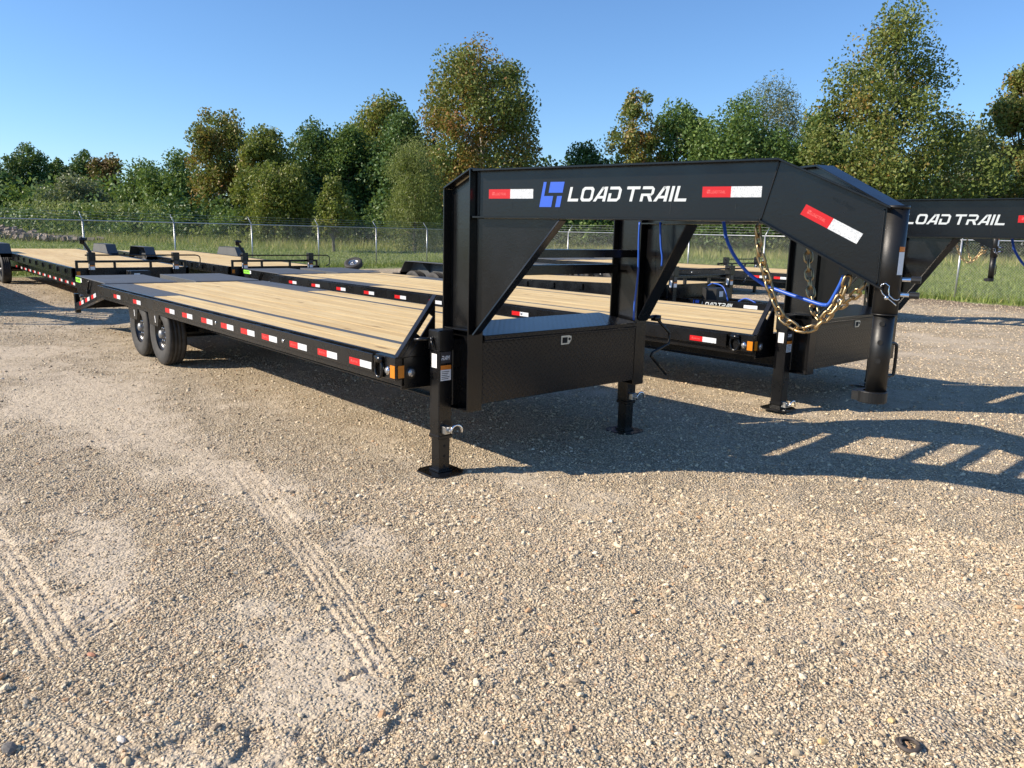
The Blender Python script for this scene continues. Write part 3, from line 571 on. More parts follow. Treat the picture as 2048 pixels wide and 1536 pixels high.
        y_ = sy * 1.192; ya, yb_ = sorted((y_, y_ + sy * .004)); MB().prism([(-L - .04, ya, zs - .11), (-L - .04, ya, zs - .012), (xr - .018, ya, zs + .008), (xr - .018, ya, zs - .06), (xr + .12, ya, zs - .345), (-L - .5, ya, zs - .22)], (0, yb_ - ya, 0)).build('side_plate', 'paint_black', rp)
        if sy < 0:
            m = MB(); m.prism([(xr, ya - .002, zs - .085), (xr + .32, ya - .002, zs - .088), (xr + .32, ya - .002, zs - .012), (xr, ya - .002, zs - .008)], (0, .001, 0)); place_polys(m, text_polys('MAX RAMPS', .035, .26), (xr + .03, ya - .002, zs - .066), (1, 0, 0), (0, 0, 1), (0, -1, 0), .0006, 1)
            m.box(xr + .33, xr + .39, ya - .002, ya - .001, zs - .08, zs - .015, 2); m.build('sticker', ['sticker_green', 'ink', 'sticker_white'], rp)
            m = MB(); m.bar((-L - 1.02, ya - .02, zs - .22), (-L - .80, ya - .03, zs - .02), .022, .022); m.cyl((-L - .98, ya, zs - .20), (-L - .98, ya - .035, zs - .20), .03, 12); m.build('spring_lever', 'paint_black', rp, bevel=.002)
            bm_ = MB().cyl((0, 0, 0), (0, -.025, 0), .022, 10).mesh('bolt', 'steel_bare')
            for dx_, dz_ in ((-1.35, -.33), (-1.5, -.30), (-.62, -.22), (-.5, -.30)): inst(bm_, 'bolt', rp, (-L + dx_, ya, zs + dz_))
    ds = MB().box(-.055, .055, -1.155, 1.155, -.035, .035).mesh('dovetail_slat', 'paint_black')
    for q in range(9): inst(ds, 'dovetail_slat', root, (-L - .12 - 1.62 * q / 8, 0, .735 - .36 * q / 8))
    cm = MB().box(-.03, .03, -1.22, 1.22, zt - .12, zt - .045).mesh('cross_member', 'paint_black')
    for x in np.arange(-L + .3, -.2, .62): inst(cm, 'cross_member', root, (x, 0, 0))
    # far-side upright bar and toolbox
    MB().box(.18, .38, -.823, .823, 1.605, 1.615).box(.372, .38, -.823, .823, 1.555, 1.605).box(.18, .188, -.823, .823, 1.555, 1.605).build('neck_crossbar', 'paint_black', root)
    MB().box(.045, .17, -.823, .823, 1.415, 1.49).build('neck_crossbar', 'paint_black', root, bevel=.003)
    for xr_ in (.62, .94, 1.28, 1.64, 2.0):
        yy = .89 - (xr_ - .395) * .3507 - .006; MB().box(xr_ - .035, xr_ + .035, -yy, yy, 1.86, 1.93).build('neck_rung', 'paint_black', root)
    bx = MB().box(-.02, .393, -.822, .822, .525, .985).build('toolbox', 'tread_plate', root, bevel=.004)
    m = MB(); m.hexa([(-.03, -.82, .985), (.410, -.82, .985), (.410, .82, .985), (-.03, .82, .985), (-.03, -.82, 1.065), (.410, -.82, 1.018), (.410, .82, 1.018), (-.03, .82, 1.065)]); m.box(.400, .412, -.82, .82, .965, .985); m.build('lid', 'tread_plate', bx, bevel=.004)
    m = MB(); m.prism([(.393, -.055, .895), (.393, .03, .895), (.393, .055, .925), (.393, .055, .955), (.393, .03, .985 - .022), (.393, -.055, .985 - .022)], (.006, 0, 0)); m.box(.3985, .400, -.042, .012, .905, .950, 1); m.cyl((.399, .034, .935), (.403, .034, .935), .010, 12, 1)
    m.build('latch', ['steel_bare', 'dark_hole'], bx)
    goose_jack(root, -1, gz_foot, zin, zlock, crank); goose_jack(root, 1, gz_foot, zin, zlock, crank)
    # axles and wheels
    for ax in axles:
        MB().cyl((ax, -1.0, gz + .385), (ax, 1.0, gz + .385), .055, 12).build('axle', 'paint_black', root)
        for sy in (-1, 1):
            wheel(root, ax, sy * 1.115, gz + .386, sy)
            MB().bar((ax - .42, sy * .84, .46), (ax + .42, sy * .84, .46), .07, .05).build('leaf_spring', 'paint_black', root)
    for ax in (axles[0] + .33, axles[-1] - .05) if 0 else (axles[0] - .10, axles[-1] - .10):
        m = MB(); m.prism([(ax - .27, -1.236, zt - .20), (ax + .17, -1.236, zt - .20), (ax + .11, -1.236, zt - .36), (ax - .22, -1.236, zt - .36)], (0, .006, 0)); m.prism([(ax - .0, -1.238, zt - .235), (ax + .018, -1.238, zt - .235), (ax + .035, -1.238, zt - .32), (ax + .016, -1.238, zt - .32)], (0, .001, 0), 1)
        m.build('mud_flap', ['paint_black', 'sticker_white'], root)
    # hitch
    X = 2.79
    m = MB(); m.cyl((X, 0, 1.345), (X, 0, 1.905), .064, 36); m.cyl((X, 0, 1.345), (X, 0, 1.352), .0655, 36); m.cyl((X, 0, 1.899), (X, 0, 1.915), .067, 36)
    hc = m.build('coupler_tube', 'paint_tube', root, False); 
    for p_ in hc.data.polygons: p_.use_smooth = len(p_.vertices) == 4
    m = MB(); m.cyl((X, 0, .93), (X, 0, 1.36), .053, 36)
    for q in range(3): 
        c_ = Vector((X + .053 * math.cos(-1.25), .053 * math.sin(-1.25), 1.30 - .10 * q)); d_ = Vector((math.cos(-1.25), math.sin(-1.25), 0)); m.cyl(c_ - d_ * .004, c_ + d_ * .0012, .014, 14, 1)
    il = m.build('coupler_leg', ['paint_tube', 'dark_hole'], root)
    for p_ in il.data.polygons: p_.use_smooth = len(p_.vertices) == 4
    m = MB(); m.tube(catmull([(X + .02, .058, 1.19), (X + .03, .105, 1.185), (X + .035, .118, 1.16), (X + .035, .118, 1.03), (X + .03, .105, 1.01), (X + .02, .058, 1.008)], 5), .009, 8); m.build('handle', 'paint_black', il, True)
    m = MB(); m.lathe([(.050, -.022), (.080, -.022), (.083, -.018), (.083, .036), (.080, .040), (.052, .040)], (0, 0, 0), 32)
    m.v = [(X - .012 + a_ * .92, -.012 + c_ * .92, .892 + b_) for a_, b_, c_ in m.v]; m.box(X - .098, X - .05, -.070, -.010, .876, .925); m.build('ball_socket', 'paint_tube', il, False)
    m = MB(); pz = 1.44; ang = -1.15; cc, ss = math.cos(ang), math.sin(ang); e0 = Vector((-ss, cc, 0)); o_ = Vector((X + .069 * cc, .069 * ss, pz))
    m.tube([o_ + e0 * a_ + Vector((0, 0, b_)) for a_, b_ in [(.050, -.038), (.030, -.020), (.004, .0), (-.020, .020), (-.034, .045), (-.030, .068), (-.010, .076), (.008, .062), (.006, .035), (.012, .012), (.034, -.006), (.052, -.010), (.062, -.002)]], .0035, 6); m.cyl(o_ - Vector((cc, ss, 0)) * .02 , o_ + Vector((cc, ss, 0)) * .006, .011, 12); m.build('hitch_pin', 'chrome', hc, True)
    for z in (1.455, 1.535): MB().cyl((X + .06, .03, z), (X + .105, .045, z), .010, 10, 1).cyl((X + .10, .042, z), (X + .145, .055, z), .018, 10, 0).build('set_bolt', ['black_plastic', 'chrome'], hc)
    m = MB()
    for k in range(6):
        a0_, a1_ = -.55 + .11 * k, -.55 + .11 * (k + 1); 
        for z0_, z1_, mi in ((1.68, 1.705, 0), (1.56, 1.678, 1)):
            m.add([(X + .0655 * math.cos(q), .0655 * math.sin(q), z) for z in (z0_, z1_) for q in (a0_, a1_)], [(0, 1, 3, 2)], mi)
    m.build('warning_label', ['sticker_orange', 'sticker_white'], hc)
    # chains, hoses
    chain(root, [(2.11, -.20, 1.80), (2.12, -.195, 1.72), (2.13, -.19, 1.65), (2.17, -.17, 1.53), (2.21, -.16, 1.42), (2.27, -.14, 1.30), (2.34, -.13, 1.25), (2.40, -.12, 1.23), (2.47, -.10, 1.26), (2.53, -.09, 1.34), (2.57, -.07, 1.42), (2.60, -.06, 1.53)])
    chain(root, [(2.18, .22, 1.76), (2.20, .22, 1.67), (2.23, .20, 1.54), (2.26, .18, 1.44), (2.29, .17, 1.36), (2.33, .15, 1.29), (2.38, .13, 1.27), (2.43, .11, 1.31), (2.49, .10, 1.36), (2.57, .08, 1.42), (2.64, .06, 1.50)])
    if full: MB().tube(catmull([(1.66, .10, 1.86), (1.68, .10, 1.81), (1.71, .09, 1.73), (1.77, .08, 1.64), (1.84, .07, 1.57), (1.92, .06, 1.51), (2.04, .05, 1.45), (2.09, .04, 1.44), (2.22, .03, 1.41), (2.32, .02, 1.39), (2.42, .01, 1.37), (2.47, 0, 1.37)], 6), .011, 8).build('brake_hose', 'hose_blue', root, True)
    if full: MB().tube(catmull([(2.47, 0, 1.37), (2.49, 0, 1.40), (2.53, 0, 1.49), (2.555, 0, 1.57)], 6), .011, 8).build('brake_hose', 'hose_blue', root, True)
    m = MB(); m.box(2.53, 2.60, -.03, .03, 1.545, 1.60); m.cyl((2.60, -.01, 1.565), (2.61, -.035, 1.565), .011, 12, 1); m.build('breakaway_switch', ['black_plastic', 'sticker_white'], root)
    if crank: MB().tube(catmull([(.48, .70, 1.84), (.48, .70, 1.70), (.49, .70, 1.46), (.48, .70, 1.30), (.47, .70, 1.17), (.47, .70, 1.05)], 5), .008, 8).build('wiring_loom', 'hose_blue', root, True)
    if crank: MB().tube(catmull([(.67, .72, 1.84), (.69, .72, 1.66), (.71, .72, 1.57), (.71, .72, 1.50)], 5), .008, 8).build('wiring_loom', 'hose_blue', root, True)
    MB().tube(catmull([(2.03, -.02, 2.06), (2.12, .0, 2.05), (2.22, .02, 2.02), (2.26, .03, 2.00)], 5), .013, 8).build('wiring_loom', 'hose_pale', root, True)
    MB().tube(catmull([(2.29, .03, 1.985), (2.36, .04, 1.94), (2.44, .045, 1.88)], 5), .013, 8).build('wiring_loom', 'hose_pale', root, True)
    # neck marks on the near side
    n_ = Vector((-NECK_D.y, NECK_D.x, 0)); Nn = Vector((n_.x, -n_.y, 0)); Ud = Vector((NECK_D.x, -NECK_D.y, 0)); o_ = .0055
    tape(root, neck_pt(.094, 1.952, -1, o_), Ud, (0, 0, 1), Nn, .335, .060, full); tape(root, neck_pt(1.538, 1.957, -1, o_), Ud, (0, 0, 1), Nn, .335, .060, full)
    sl = (Ud * .57 - Vector((0, 0, .29))).normalized(); tape(root, neck_pt(2.088, 1.866, -1, o_), sl, sl.cross(Nn) if sl.cross(Nn).z > 0 else -sl.cross(Nn), Nn, .335, .060, full)
    m = MB(); place_polys(m, [[(q[0] * .148 + q[1] * .028, q[1] * .156) for q in pl] for pl in LOGO], neck_pt(.476, 1.899, -1, o_), Ud, (0, 0, 1), Nn, .001); m.build('logo', 'logo_blue', root)
    m = MB(); place_polys(m, text_polys('LOAD TRAIL', .088, .785), neck_pt(.676, 1.934, -1, o_), Ud, (0, 0, 1), Nn, .001); m.build('lettering', 'letter_white', root)
    if full:
        c_ = bpy.data.curves.new('weld_text', 'FONT'); c_.body = 'van Hugo'[:8]; c_.size = .034; c_.extrude = .002; to = bpy.data.objects.new('tmp', c_)
        mt = bpy.data.meshes.new_from_object(to); bpy.data.objects.remove(to); mt.materials.clear(); mt.materials.append(MAT['paint_black'])
        w_ = inst(mt, 'weld_lettering', root); Vd = sl.cross(Nn) if sl.cross(Nn).z > 0 else -sl.cross(Nn)
        w_.matrix_local = Matrix.Translation(neck_pt(2.24, 1.945, -1, o_)) @ Matrix((sl, Vd, Nn)).transposed().to_4x4()
    return root

A = gooseneck('gooseneck_trailer', (0, 0, 0), 'nearest black gooseneck flatbed trailer with pine deck and open neck with gold chains', 8.10, (-8.10, -5.75), (-5.56, -6.44))
B = gooseneck('gooseneck_trailer', (.49, 3.78, -.045), 'second black gooseneck trailer right behind the nearest one, neck cut by the frame', 10.9, (-9.4, -7.4), (-8.2, -9.08), gz_foot=.115, gz=.045, zin=.16, zlock=.165, full=True, crank=False)
Fg = gooseneck('gooseneck_trailer', (-3.7, 13.1, .13), 'distant gooseneck trailer whose coupler leg and chain show below the second neck', 8.4, (-8.0, -5.75), (-5.56, -6.44), gz_foot=-.13, gz=-.13, full=False, crank=False)
G = gooseneck('gooseneck_trailer', (-14.6, -3.2, 0), 'gooseneck trailer standing just out of view, casting its neck shadow on the gravel', 8.1, (-8.1, -5.75), (-5.56, -6.44), full=False, crank=False)

# ------------------------------------------------------------------ bumper-pull flatbeds
def flatbed(loc, label, L, hw, zt, slope, ax0, n_ax, fender_h=.27, tongue=1.9, text=False, deck='pine', arm=True):
    root = empty('flatbed_trailer', loc); tag(root, label, 'trailer', 'bumper-pull flatbed trailers')
    nb = 11; w_ = 2 * hw / nb
    dk = MB().box(-L, -.06, -w_ / 2 + .003, w_ / 2 - .003, zt - .038, zt).shear(slope).mesh('plank', deck)
    for k in range(nb): inst(dk, 'plank', root, (0, -hw + w_ * (k + .5), random.uniform(-.002, .001)))
    for sy in (-1, 1):
        y0, y1 = sorted((sy * (hw + .002), sy * (hw + .07))); MB().box(-L, 0, y0, y1, zt - .20, zt + .006).shear(slope).build('side_rail', 'paint_black', root, bevel=.003)
        pm = MB().box(-.06, .06, min(sy * (hw + .07), sy * (hw + .10)), max(sy * (hw + .07), sy * (hw + .10)), zt - .14, zt - .03)
        for x in np.arange(-L + .4, -.3, .8): 
            q = MB(); q.v = [(a_ + x, b_, c_) for a_, b_, c_ in pm.v]; q.f = pm.f; q.mi = pm.mi; q.shear(slope).build('stake_pocket', 'paint_black', root)
        y0, y1 = sorted((sy * .92, sy * 1.04)); MB().box(-L, .0, y0, y1, zt - .46, zt - .20).shear(slope).build('main_beam', 'paint_black', root)
        if sy < 0:
            for x in np.arange(-L + .3, -.2, .62): tape(root, (x, -1.042, zt - .42 + slope * x), (1, 0, slope), (0, 0, 1), (0, -1, 0), .34, .055)
        # drive-over fender
        fl = .55 + .86 * n_ax; xa = ax0 + .42 + .05; xb = ax0 - .86 * (n_ax - 1) - .47; zd = zt + slope * ax0; y0, y1 = sorted((sy * (hw + .08), sy * (hw + .36))); hf = fender_h; pr = [(xa, zd - .10), (xa, zd), (xa - .22, zd + hf), (xb + .22, zd + hf), (xb, zd), (xb, zd - .10)]
        m = MB()
        for (xa_, za_), (xb_, zb_) in zip(pr[:-1], pr[1:]): m.prism([(xa_, y0, za_), (xb_, y0, zb_), (xb_, y0, zb_ - .008), (xa_, y0, za_ - .008)], (0, y1 - y0, 0))
        yi = sy * (hw + .08); m.prism([(x, yi, z) for x, z in pr], (0, sy * .006, 0))
        for q in range(1, n_ax): xq = ax0 - .86 * q + .43; m.prism([(xq, y0, zd + hf), (xq, y1, zd + hf), (xq, (y0 if sy > 0 else y1), zd)], (.008, 0, 0))
        m.build('fender', 'plate_grey', root)
        for k in range(n_ax): wheel(root, ax0 - .86 * k, sy * (hw + .22), .386, sy)
    for k in range(n_ax): MB().cyl((ax0 - .86 * k, -hw - .1, .386), (ax0 - .86 * k, hw + .1, .386), .05, 10).build('axle', 'paint_black', root)
    MB().box(-.06, 0, -hw - .07, hw + .07, zt - .24, zt + .004).build('front_beam', 'paint_black', root, bevel=.004)
    MB().box(0, .003, -hw + .02, -hw + .09, zt - .16, zt - .07).build('amber_reflector', 'amber', root)
    m = MB(); m.bar((.02, -hw, zt + .14), (.02, hw, zt + .14), .05, .05)
    for y in np.linspace(-hw + .025, hw - .025, 4): m.box(-.005, .045, y - .025, y + .025, zt - .02, zt + .115)
    m.build('front_rail', 'paint_black', root, bevel=.004)
    jh = zt + .33
    for q, y in enumerate((-.74 * hw, .78 * hw)):
        m = MB(); m.box(.06, .17, y - .055, y + .055, .32, jh); m.box(.045, .185, y - .07, y + .07, jh - .16, jh + .01); j = m.build('jack', 'paint_black', root, bevel=.005)
        MB().box(.075, .155, y - .04, y + .04, .012, .36).build('inner_leg', 'paint_black', j); MB().box(.02, .21, y - .09, y + .09, 0, .012).build('foot_plate', 'paint_black', j)
        m = MB(); m.box(.171, .172, y - .045, y + .045, jh - .25, jh - .18, 0); m.box(.171, .172, y - .045, y + .045, jh - .29, jh - .265, 1); m.box(.171, .172, y - .045, y + .045, jh - .36, jh - .292, 2); m.build('label', ['sticker_dark', 'sticker_orange', 'sticker_white'], j)
        MB().box(.09, .14, y - .0565, y - .0555, jh - .36, jh - .24).build('label', 'sticker_white', j)
    MB().cyl((.12, -.74 * hw - .12, jh - .05), (.12, .78 * hw + .45, jh - .05), .016, 10).build('jack_shaft', 'paint_black', root)
    MB().tube(catmull([(.12, .78 * hw + .44, jh - .05), (.13, .78 * hw + .52, jh - .07), (.13, .78 * hw + .55, jh - .14), (.13, .78 * hw + .53, jh - .28), (.13, .78 * hw + .45, jh - .33)], 4), .013, 8).build('crank_handle', 'paint_black', root, True)
    if arm:
        m = MB(); a_ = Vector((.12, -.74 * hw - .01, jh)); b_ = a_ + Vector((-.05, -.10, .20)); m.bar(a_, b_, .045, .06); m.cyl(b_ - Vector((.03, .03, .0)), b_ + Vector((.03, -.03, .10)), .05, 10); m.bar(b_ + Vector((0, -.09, .08)), b_ + Vector((0, .06, .08)), .06, .06); m.build('lock_arm', 'paint_black', root, bevel=.004)
    zt_ = zt - .345
    for sy in (-1, 1):
        m = MB(); m.bar((-.3, sy * .55, zt_ + .02), (tongue - .12, sy * .05, zt_ + .02), .07, .17); m.build('tongue_beam', 'paint_black', root, bevel=.003)
    if text:
        d_ = Vector((tongue + .18, .5, 0)).normalized(); n_ = Vector((d_.y, -d_.x, 0)); p = Vector((.45, -.36, zt_ - .02)); p = Vector((-.3, -.55, zt_)) + d_ * .75 + n_ * .036
        m = MB(); place_polys(m, text_polys('LOAD TRAIL', .075, .62), p + Vector((0, 0, -.01)), d_, (0, 0, 1), n_, .001); m.build('lettering', 'letter_white', root)
        m = MB(); place_polys(m, [[(q[0] * .11 + q[1] * .02, q[1] * .12) for q in pl] for pl in LOGO], p - d_ * .17 + Vector((0, 0, -.03)), d_, (0, 0, 1), n_, .001); m.build('logo', 'logo_blue', root)
        m = MB(); m.prism([p + d_ * .78 + Vector((0, 0, -.02)), p + d_ * 1.02 + Vector((0, 0, -.02)), p + d_ * 1.02 + Vector((0, 0, .06)), p + d_ * .78 + Vector((0, 0, .06))], n_ * .001); m.build('label', 'sticker_white', root)
        MB().tube(catmull([(.2, .1, zt - .02), (.35, .05, zt + .03), (.6, .0, zt - .02), (.75, -.05, zt - .25)], 6), .012, 8).build('brake_hose', 'hose_blue', root, True)
        MB().tube(catmull([(1.0, -.1, zt - .24), (1.15, -.1, zt - .18), (1.35, -.1, zt - .24)], 6), .012, 8).build('brake_hose', 'hose_blue', root, True)
    m = MB(); m.box(tongue - .2, tongue + .02, -.06, .06, zt_ - .06, zt_ + .13); m.cyl((tongue + .06, 0, zt_ - .05), (tongue + .06, 0, zt_ + .05), .055, 16); m.build('coupler', 'paint_black', root, bevel=.006)
    MB().box(.30, .62, -.22, .20, zt - .26, zt - .04).build('pump_box', 'black_plastic', root, bevel=.01)
    MB().box(.625, .627, -.15, -.03, zt - .19, zt - .09).build('label', 'sticker_white', root)
    return root
flatbed((-4.2, 7.98, 0), 'flatbed trailer with a lettered tongue and twin jacks seen between the two gooseneck necks', 8.6, 1.15, .87, .026, -5.6, 3, text=True, arm=False)
flatbed((-14.2, .86, 0), 'leftmost flatbed trailer with drive-over fenders and front rail behind the nearest ramps', 10.6, 1.15, .78, -.010, -7.5, 2)
flatbed((-14.5, 4.35, 0), 'flatbed trailer with drive-over fenders behind the second trailer ramps', 10.2, 1.15, .76, -.008, -6.0, 2)
flatbed((-9.6, 17.6, 0), 'low black decked trailer by the fence glimpsed behind the nearest neck column', 9.5, 1.13, .80, 0, -5.5, 3, deck='plate_grey', arm=False)

# ------------------------------------------------------------------ chain link fence
def fence_line(name, label, p0, p1, n_posts, out, H=1.83, ext=True):
    root = empty(name, (p0[0], p0[1], 0)); tag(root, label, 'fence', 'chain link fence runs')
    p0 = Vector((0, 0, 0)); d = Vector((p1[0], p1[1], 0)) - Vector((root.location.x, root.location.y, 0)); Lf = d.length; d.normalize(); o_ = Vector((*out, 0)).normalized()
    for k in range(n_posts):
        p = d * (Lf * k / (n_posts - 1)); g = 0
        po = MB().cyl(p + Vector((0, 0, -.1)), p + Vector((0, 0, H + .02)), .030, 10).build('line_post', 'galvanised', root, True)
        MB().cyl(p + Vector((0, 0, H + .01)), p + o_ * .26 + Vector((0, 0, H + .31)), .020, 8, 0, .014).build('barb_arm', 'galvanised', po, True)
    MB().cyl(Vector((0, 0, H)), d * Lf + Vector((0, 0, H)), .021, 8).build('top_rail', 'galvanised', root, True)
    for q in (.3, .65, 1.0): MB().cyl(o_ * .26 * q + Vector((0, 0, H + .02 + .29 * q)), d * Lf + o_ * .26 * q + Vector((0, 0, H + .02 + .29 * q)), .0035, 4).build('barbed_wire', 'wire_galv', root)
    sp_ = .078; nw = int(Lf / sp_); hh = H - .03; run = hh * .95; wv = .0025
    i_ = np.arange(-int(run / sp_), nw); vs = []; fs = []
    base = np.array([0, 0, .02]); dn = np.array(d); on = np.array(o_)
    for fam in (0, 1):
        x0 = i_ * sp_; x1 = x0 + run; zl, zh = (0.02, .02 + hh) if fam == 0 else (.02 + hh, .02)
        t0 = np.clip((0 - x0) / run, 0, 1); t1 = np.clip((Lf - x0) / run, 0, 1); ok = t1 > t0 + 1e-3
        a0 = x0 + run * t0; a1 = x0 + run * t1; za = zl + (zh - zl) * t0; zb = zl + (zh - zl) * t1
        for a_, b_, c_, e_ in zip(a0[ok], a1[ok], za[ok], zb[ok]):
            P0 = dn * a_ + np.array([0, 0, c_]) + on * (.04 + .004 * fam); P1 = dn * b_ + np.array([0, 0, e_]) + on * (.04 + .004 * fam); k = len(vs)
            for Pq in (P0, P1):
                for u_, w__ in ((-1, -1), (1, -1), (0, 1)): vs.append(Pq + dn * wv * u_ + on * wv * w__)
            fs += [(k, k + 1, k + 4, k + 3), (k + 1, k + 2, k + 5, k + 4), (k + 2, k, k + 3, k + 5)]
    me_ = np_mesh('chain_mesh', np.array(vs), np.array(fs), ['wire_galv']); np_obj('chain_mesh', me_, root)
    return root
CORN = (-29.6, 21.5)
fence_line('chain_link_fence', 'galvanised chain link fence with barbed arms along the left side of the yard', (-24.46, -13.72), (-29.52, 22.39), 12, (-1, -.15))
fence_line('chain_link_fence', 'galvanised chain link fence along the back of the yard behind the trailers', (-28.05, 21.51), (11.9, 22.70), 13, (-.02, 1))

# ------------------------------------------------------------------ foliage
def leaf_mesh(name, C_, size, mat, tint, droop=0.0, up=.35, aspect=.6):
    n_ = len(C_); nrm = rng.normal(size=(n_, 3)); nrm[:, 2] += up; nrm /= np.linalg.norm(nrm, axis=1, keepdims=True)
    t0 = rng.normal(size=(n_, 3)); 
    if droop: t0 = t0 * (1 - droop) + np.array([0, 0, -1.0]) * droop * 1.6
    t0 -= nrm * (t0 * nrm).sum(1, keepdims=True); t0 /= np.linalg.norm(t0, axis=1, keepdims=True) + 1e-9; b0 = np.cross(nrm, t0)
    s_ = (size * rng.uniform(.6, 1.35, n_))[:, None]
    V_ = np.stack([C_ - t0 * s_, C_ + b0 * s_ * aspect - t0 * s_ * .1, C_ + t0 * s_, C_ - b0 * s_ * aspect + t0 * s_ * .15], 1).reshape(-1, 3)
    return np_mesh(name, V_, np.arange(4 * n_).reshape(-1, 4), [mat], {'tint': np.repeat(np.clip(tint, 0, 1), 4)})
def tree(name, label, x, y, H, Wd, mat, n_leaf, lsize, shape='oval', base=.28, lobes=26, lobe_r=.17, bark='bark', droop=0, tintf=None, aspect=.6, z0=0.0, cat='tree', group='trees along the edge of the field'):
    root = empty(name, (x, y, float(broad(np.array(x), np.array(y))) - .05)); tag(root, label, cat, group); lobes = int(lobes * 2.6); n_leaf = int(n_leaf * 2.3); lsize *= .70
    P = []
    while len(P) < lobes:
        h_ = rng.uniform(0, .97); a_ = rng.uniform(0, 6.283)
        if shape == 'cone': e = min(1.0, 1.58 - 1.48 * h_) * (.8 + .2 * min(1, h_ / .2))
        elif shape == 'oval': e = max(0, 1 - abs(2 * h_ - .85) ** 3) ** .5
        elif shape == 'dome': e = max(0, 1 - h_ ** 3.0) ** .5 * (.86 + .14 * min(1, h_ / .3))
        else: e = .55 + .45 * math.sin(h_ * 9 + a_)
        e *= .72 + .52 * float(vnoise(np.array([a_ * 1.1 + x]), np.array([h_ * 4.2 + y]))[0])
        if rng.random() > min(1, .03 + e ** 1.3): continue
        e = max(.08, e); q = math.sqrt(rng.uniform(.10, 1)) * max(.0, e - lobe_r * .8)
        P.append((q * math.cos(a_) * Wd / 2, q * math.sin(a_) * Wd / 2, H * (base + (1 - base - lobe_r * Wd / H * .5) * h_), h_))
    P = np.array(P)
    # trunk and limbs
    m = MB(); tr_ = [(0, 0, -.2)]; bx_, by_ = rng.normal(0, .02 * H, 2)
    for k in range(1, 7): tr_.append((bx_ * k / 6 + rng.normal(0, .008 * H), by_ * k / 6 + rng.normal(0, .008 * H), H * .82 * k / 6))
    r0 = .011 * H + .05
    m.tube(tr_, [r0 * (1 - .85 * k / 6) for k in range(7)], 7)
    for p in P[:min(22, lobes)]:
        k = max(.15, min(.78, (p[2] / H) - .16)); f_ = k / .82 * 6; i0 = int(f_); a_ = Vector(tr_[i0]).lerp(Vector(tr_[min(6, i0 + 1)]), f_ - i0); b_ = Vector(p[:3]); mid = a_.lerp(b_, .5) + Vector((0, 0, .04 * H))
        m.tube([a_, mid, b_], [r0 * .36, r0 * .2, r0 * .06], 5)
    m.build('trunk', bark, root, True)
    # leaves
    pick = rng.integers(0, lobes, n_leaf); lr = lobe_r * Wd * rng.uniform(.7, 1.25, lobes)
    dv = rng.normal(size=(n_leaf, 3)); ln = np.linalg.norm(dv, axis=1, keepdims=True); dv *= np.minimum(1, 2.1 / ln)
    C_ = P[pick, :3] + dv * (.47 * lr[pick])[:, None] * np.array([1, 1, 1.12])
    nf = int(n_leaf * .16); k1, k2 = rng.integers(0, lobes, nf), rng.integers(0, lobes, nf); w1 = rng.random(nf)[:, None]
    near = np.linalg.norm(P[k1, :3] - P[k2, :3], axis=1) < .55 * Wd
    C_[:nf][near] = (P[k1, :3] * w1 + P[k2, :3] * (1 - w1))[near] + rng.normal(0, .05 * Wd, (nf, 3))[near]
    C_[:, 2] = np.maximum(C_[:, 2], .1)
    if droop: C_[:, 2] -= rng.random(n_leaf) ** 2 * droop * lr[pick] * 1.4
    tl = rng.normal(.5, .20, lobes)
    tint = tl[pick] + rng.normal(0, .16, n_leaf) 
    if tintf is not None: tint = tint + tintf(C_[:, 0] / Wd, C_[:, 1] / Wd, C_[:, 2] / H)
    np_obj('crown', leaf_mesh('crown', C_, lsize, mat, tint, droop * .6, aspect=aspect), root)
    return root
syt = lambda a_, b_, c_: .26 * (c_ - .5) + .20 * a_ + .06
T = lambda *a_, **k: tree(*a_, **k)
T('sycamore_tree', 'tall rust-tinged sycamore rising above the nearest neck column', -42.9, 34.0, 15.4, 10.6, 'leaf_sycamore', 19000, .17, 'dome', .20, 46, .115, 'bark_pale', tintf=syt)
T('sycamore_tree', 'tallest sycamore, broad and yellow green, above the sloping end of the nearest neck', -21.3, 52.8, 17.9, 12.6, 'leaf_sycamore', 24000, .17, 'cone', .08, 56, .115, 'bark_pale', tintf=lambda a_, b_, c_: .20 * c_ + .20)
T('sycamore_tree', 'slim brown sycamore with an open top at the left end of the tree line', -60.0, 20.5, 11.2, 5.4, 'leaf_sycamore', 9000, .17, 'oval', .22, 30, .14, 'bark_pale', tintf=lambda a_, b_, c_: .30 * (c_ - .5) + .0)
T('sycamore_tree', 'thin pale sycamore with sparse leaves above the middle of the nearest neck', -35.5, 42.6, 12.7, 4.6, 'leaf_sycamore', 5200, .16, 'oval', .25, 26, .13, 'bark_pale', tintf=lambda a_, b_, c_: .05 + .2 * (c_ - .5))
T('sycamore_tree', 'rusty sycamore cut by the right edge of the frame', -15.6, 62.2, 15.0, 6.6, 'leaf_sycamore', 13000, .18, 'oval', .12, 36, .13, 'bark_pale', tintf=lambda a_, b_, c_: .12)
T('broadleaf_tree', 'yellow green tree beside the brown sycamore at the left', -54.0, 21.3, 9.2, 5.0, 'leaf_yellow', 9000, .17, 'dome', .12, 26, .17)
T('broadleaf_tree', 'dark green tree in the dip left of the willow', -54.9, 26.4, 9.5, 6.6, 'leaf_dark', 11000, .17, 'dome', .08, 30, .17)
T('broadleaf_tree', 'dark green tree just left of the large round yellow green tree', -52.8, 27.9, 9.6, 6.0, 'leaf_mid', 9000, .17, 'dome', .1, 26, .17, tintf=lambda a_, b_, c_: -.15)
T('broadleaf_tree', 'large round yellow green tree with rusty flank left of the tall rusty sycamore', -54.8, 32.4, 12.5, 8.0, 'leaf_yellow', 13000, .18, 'dome', .15, 34, .15, tintf=lambda a_, b_, c_: -.25 * a_ + .15 * (c_ - .5))
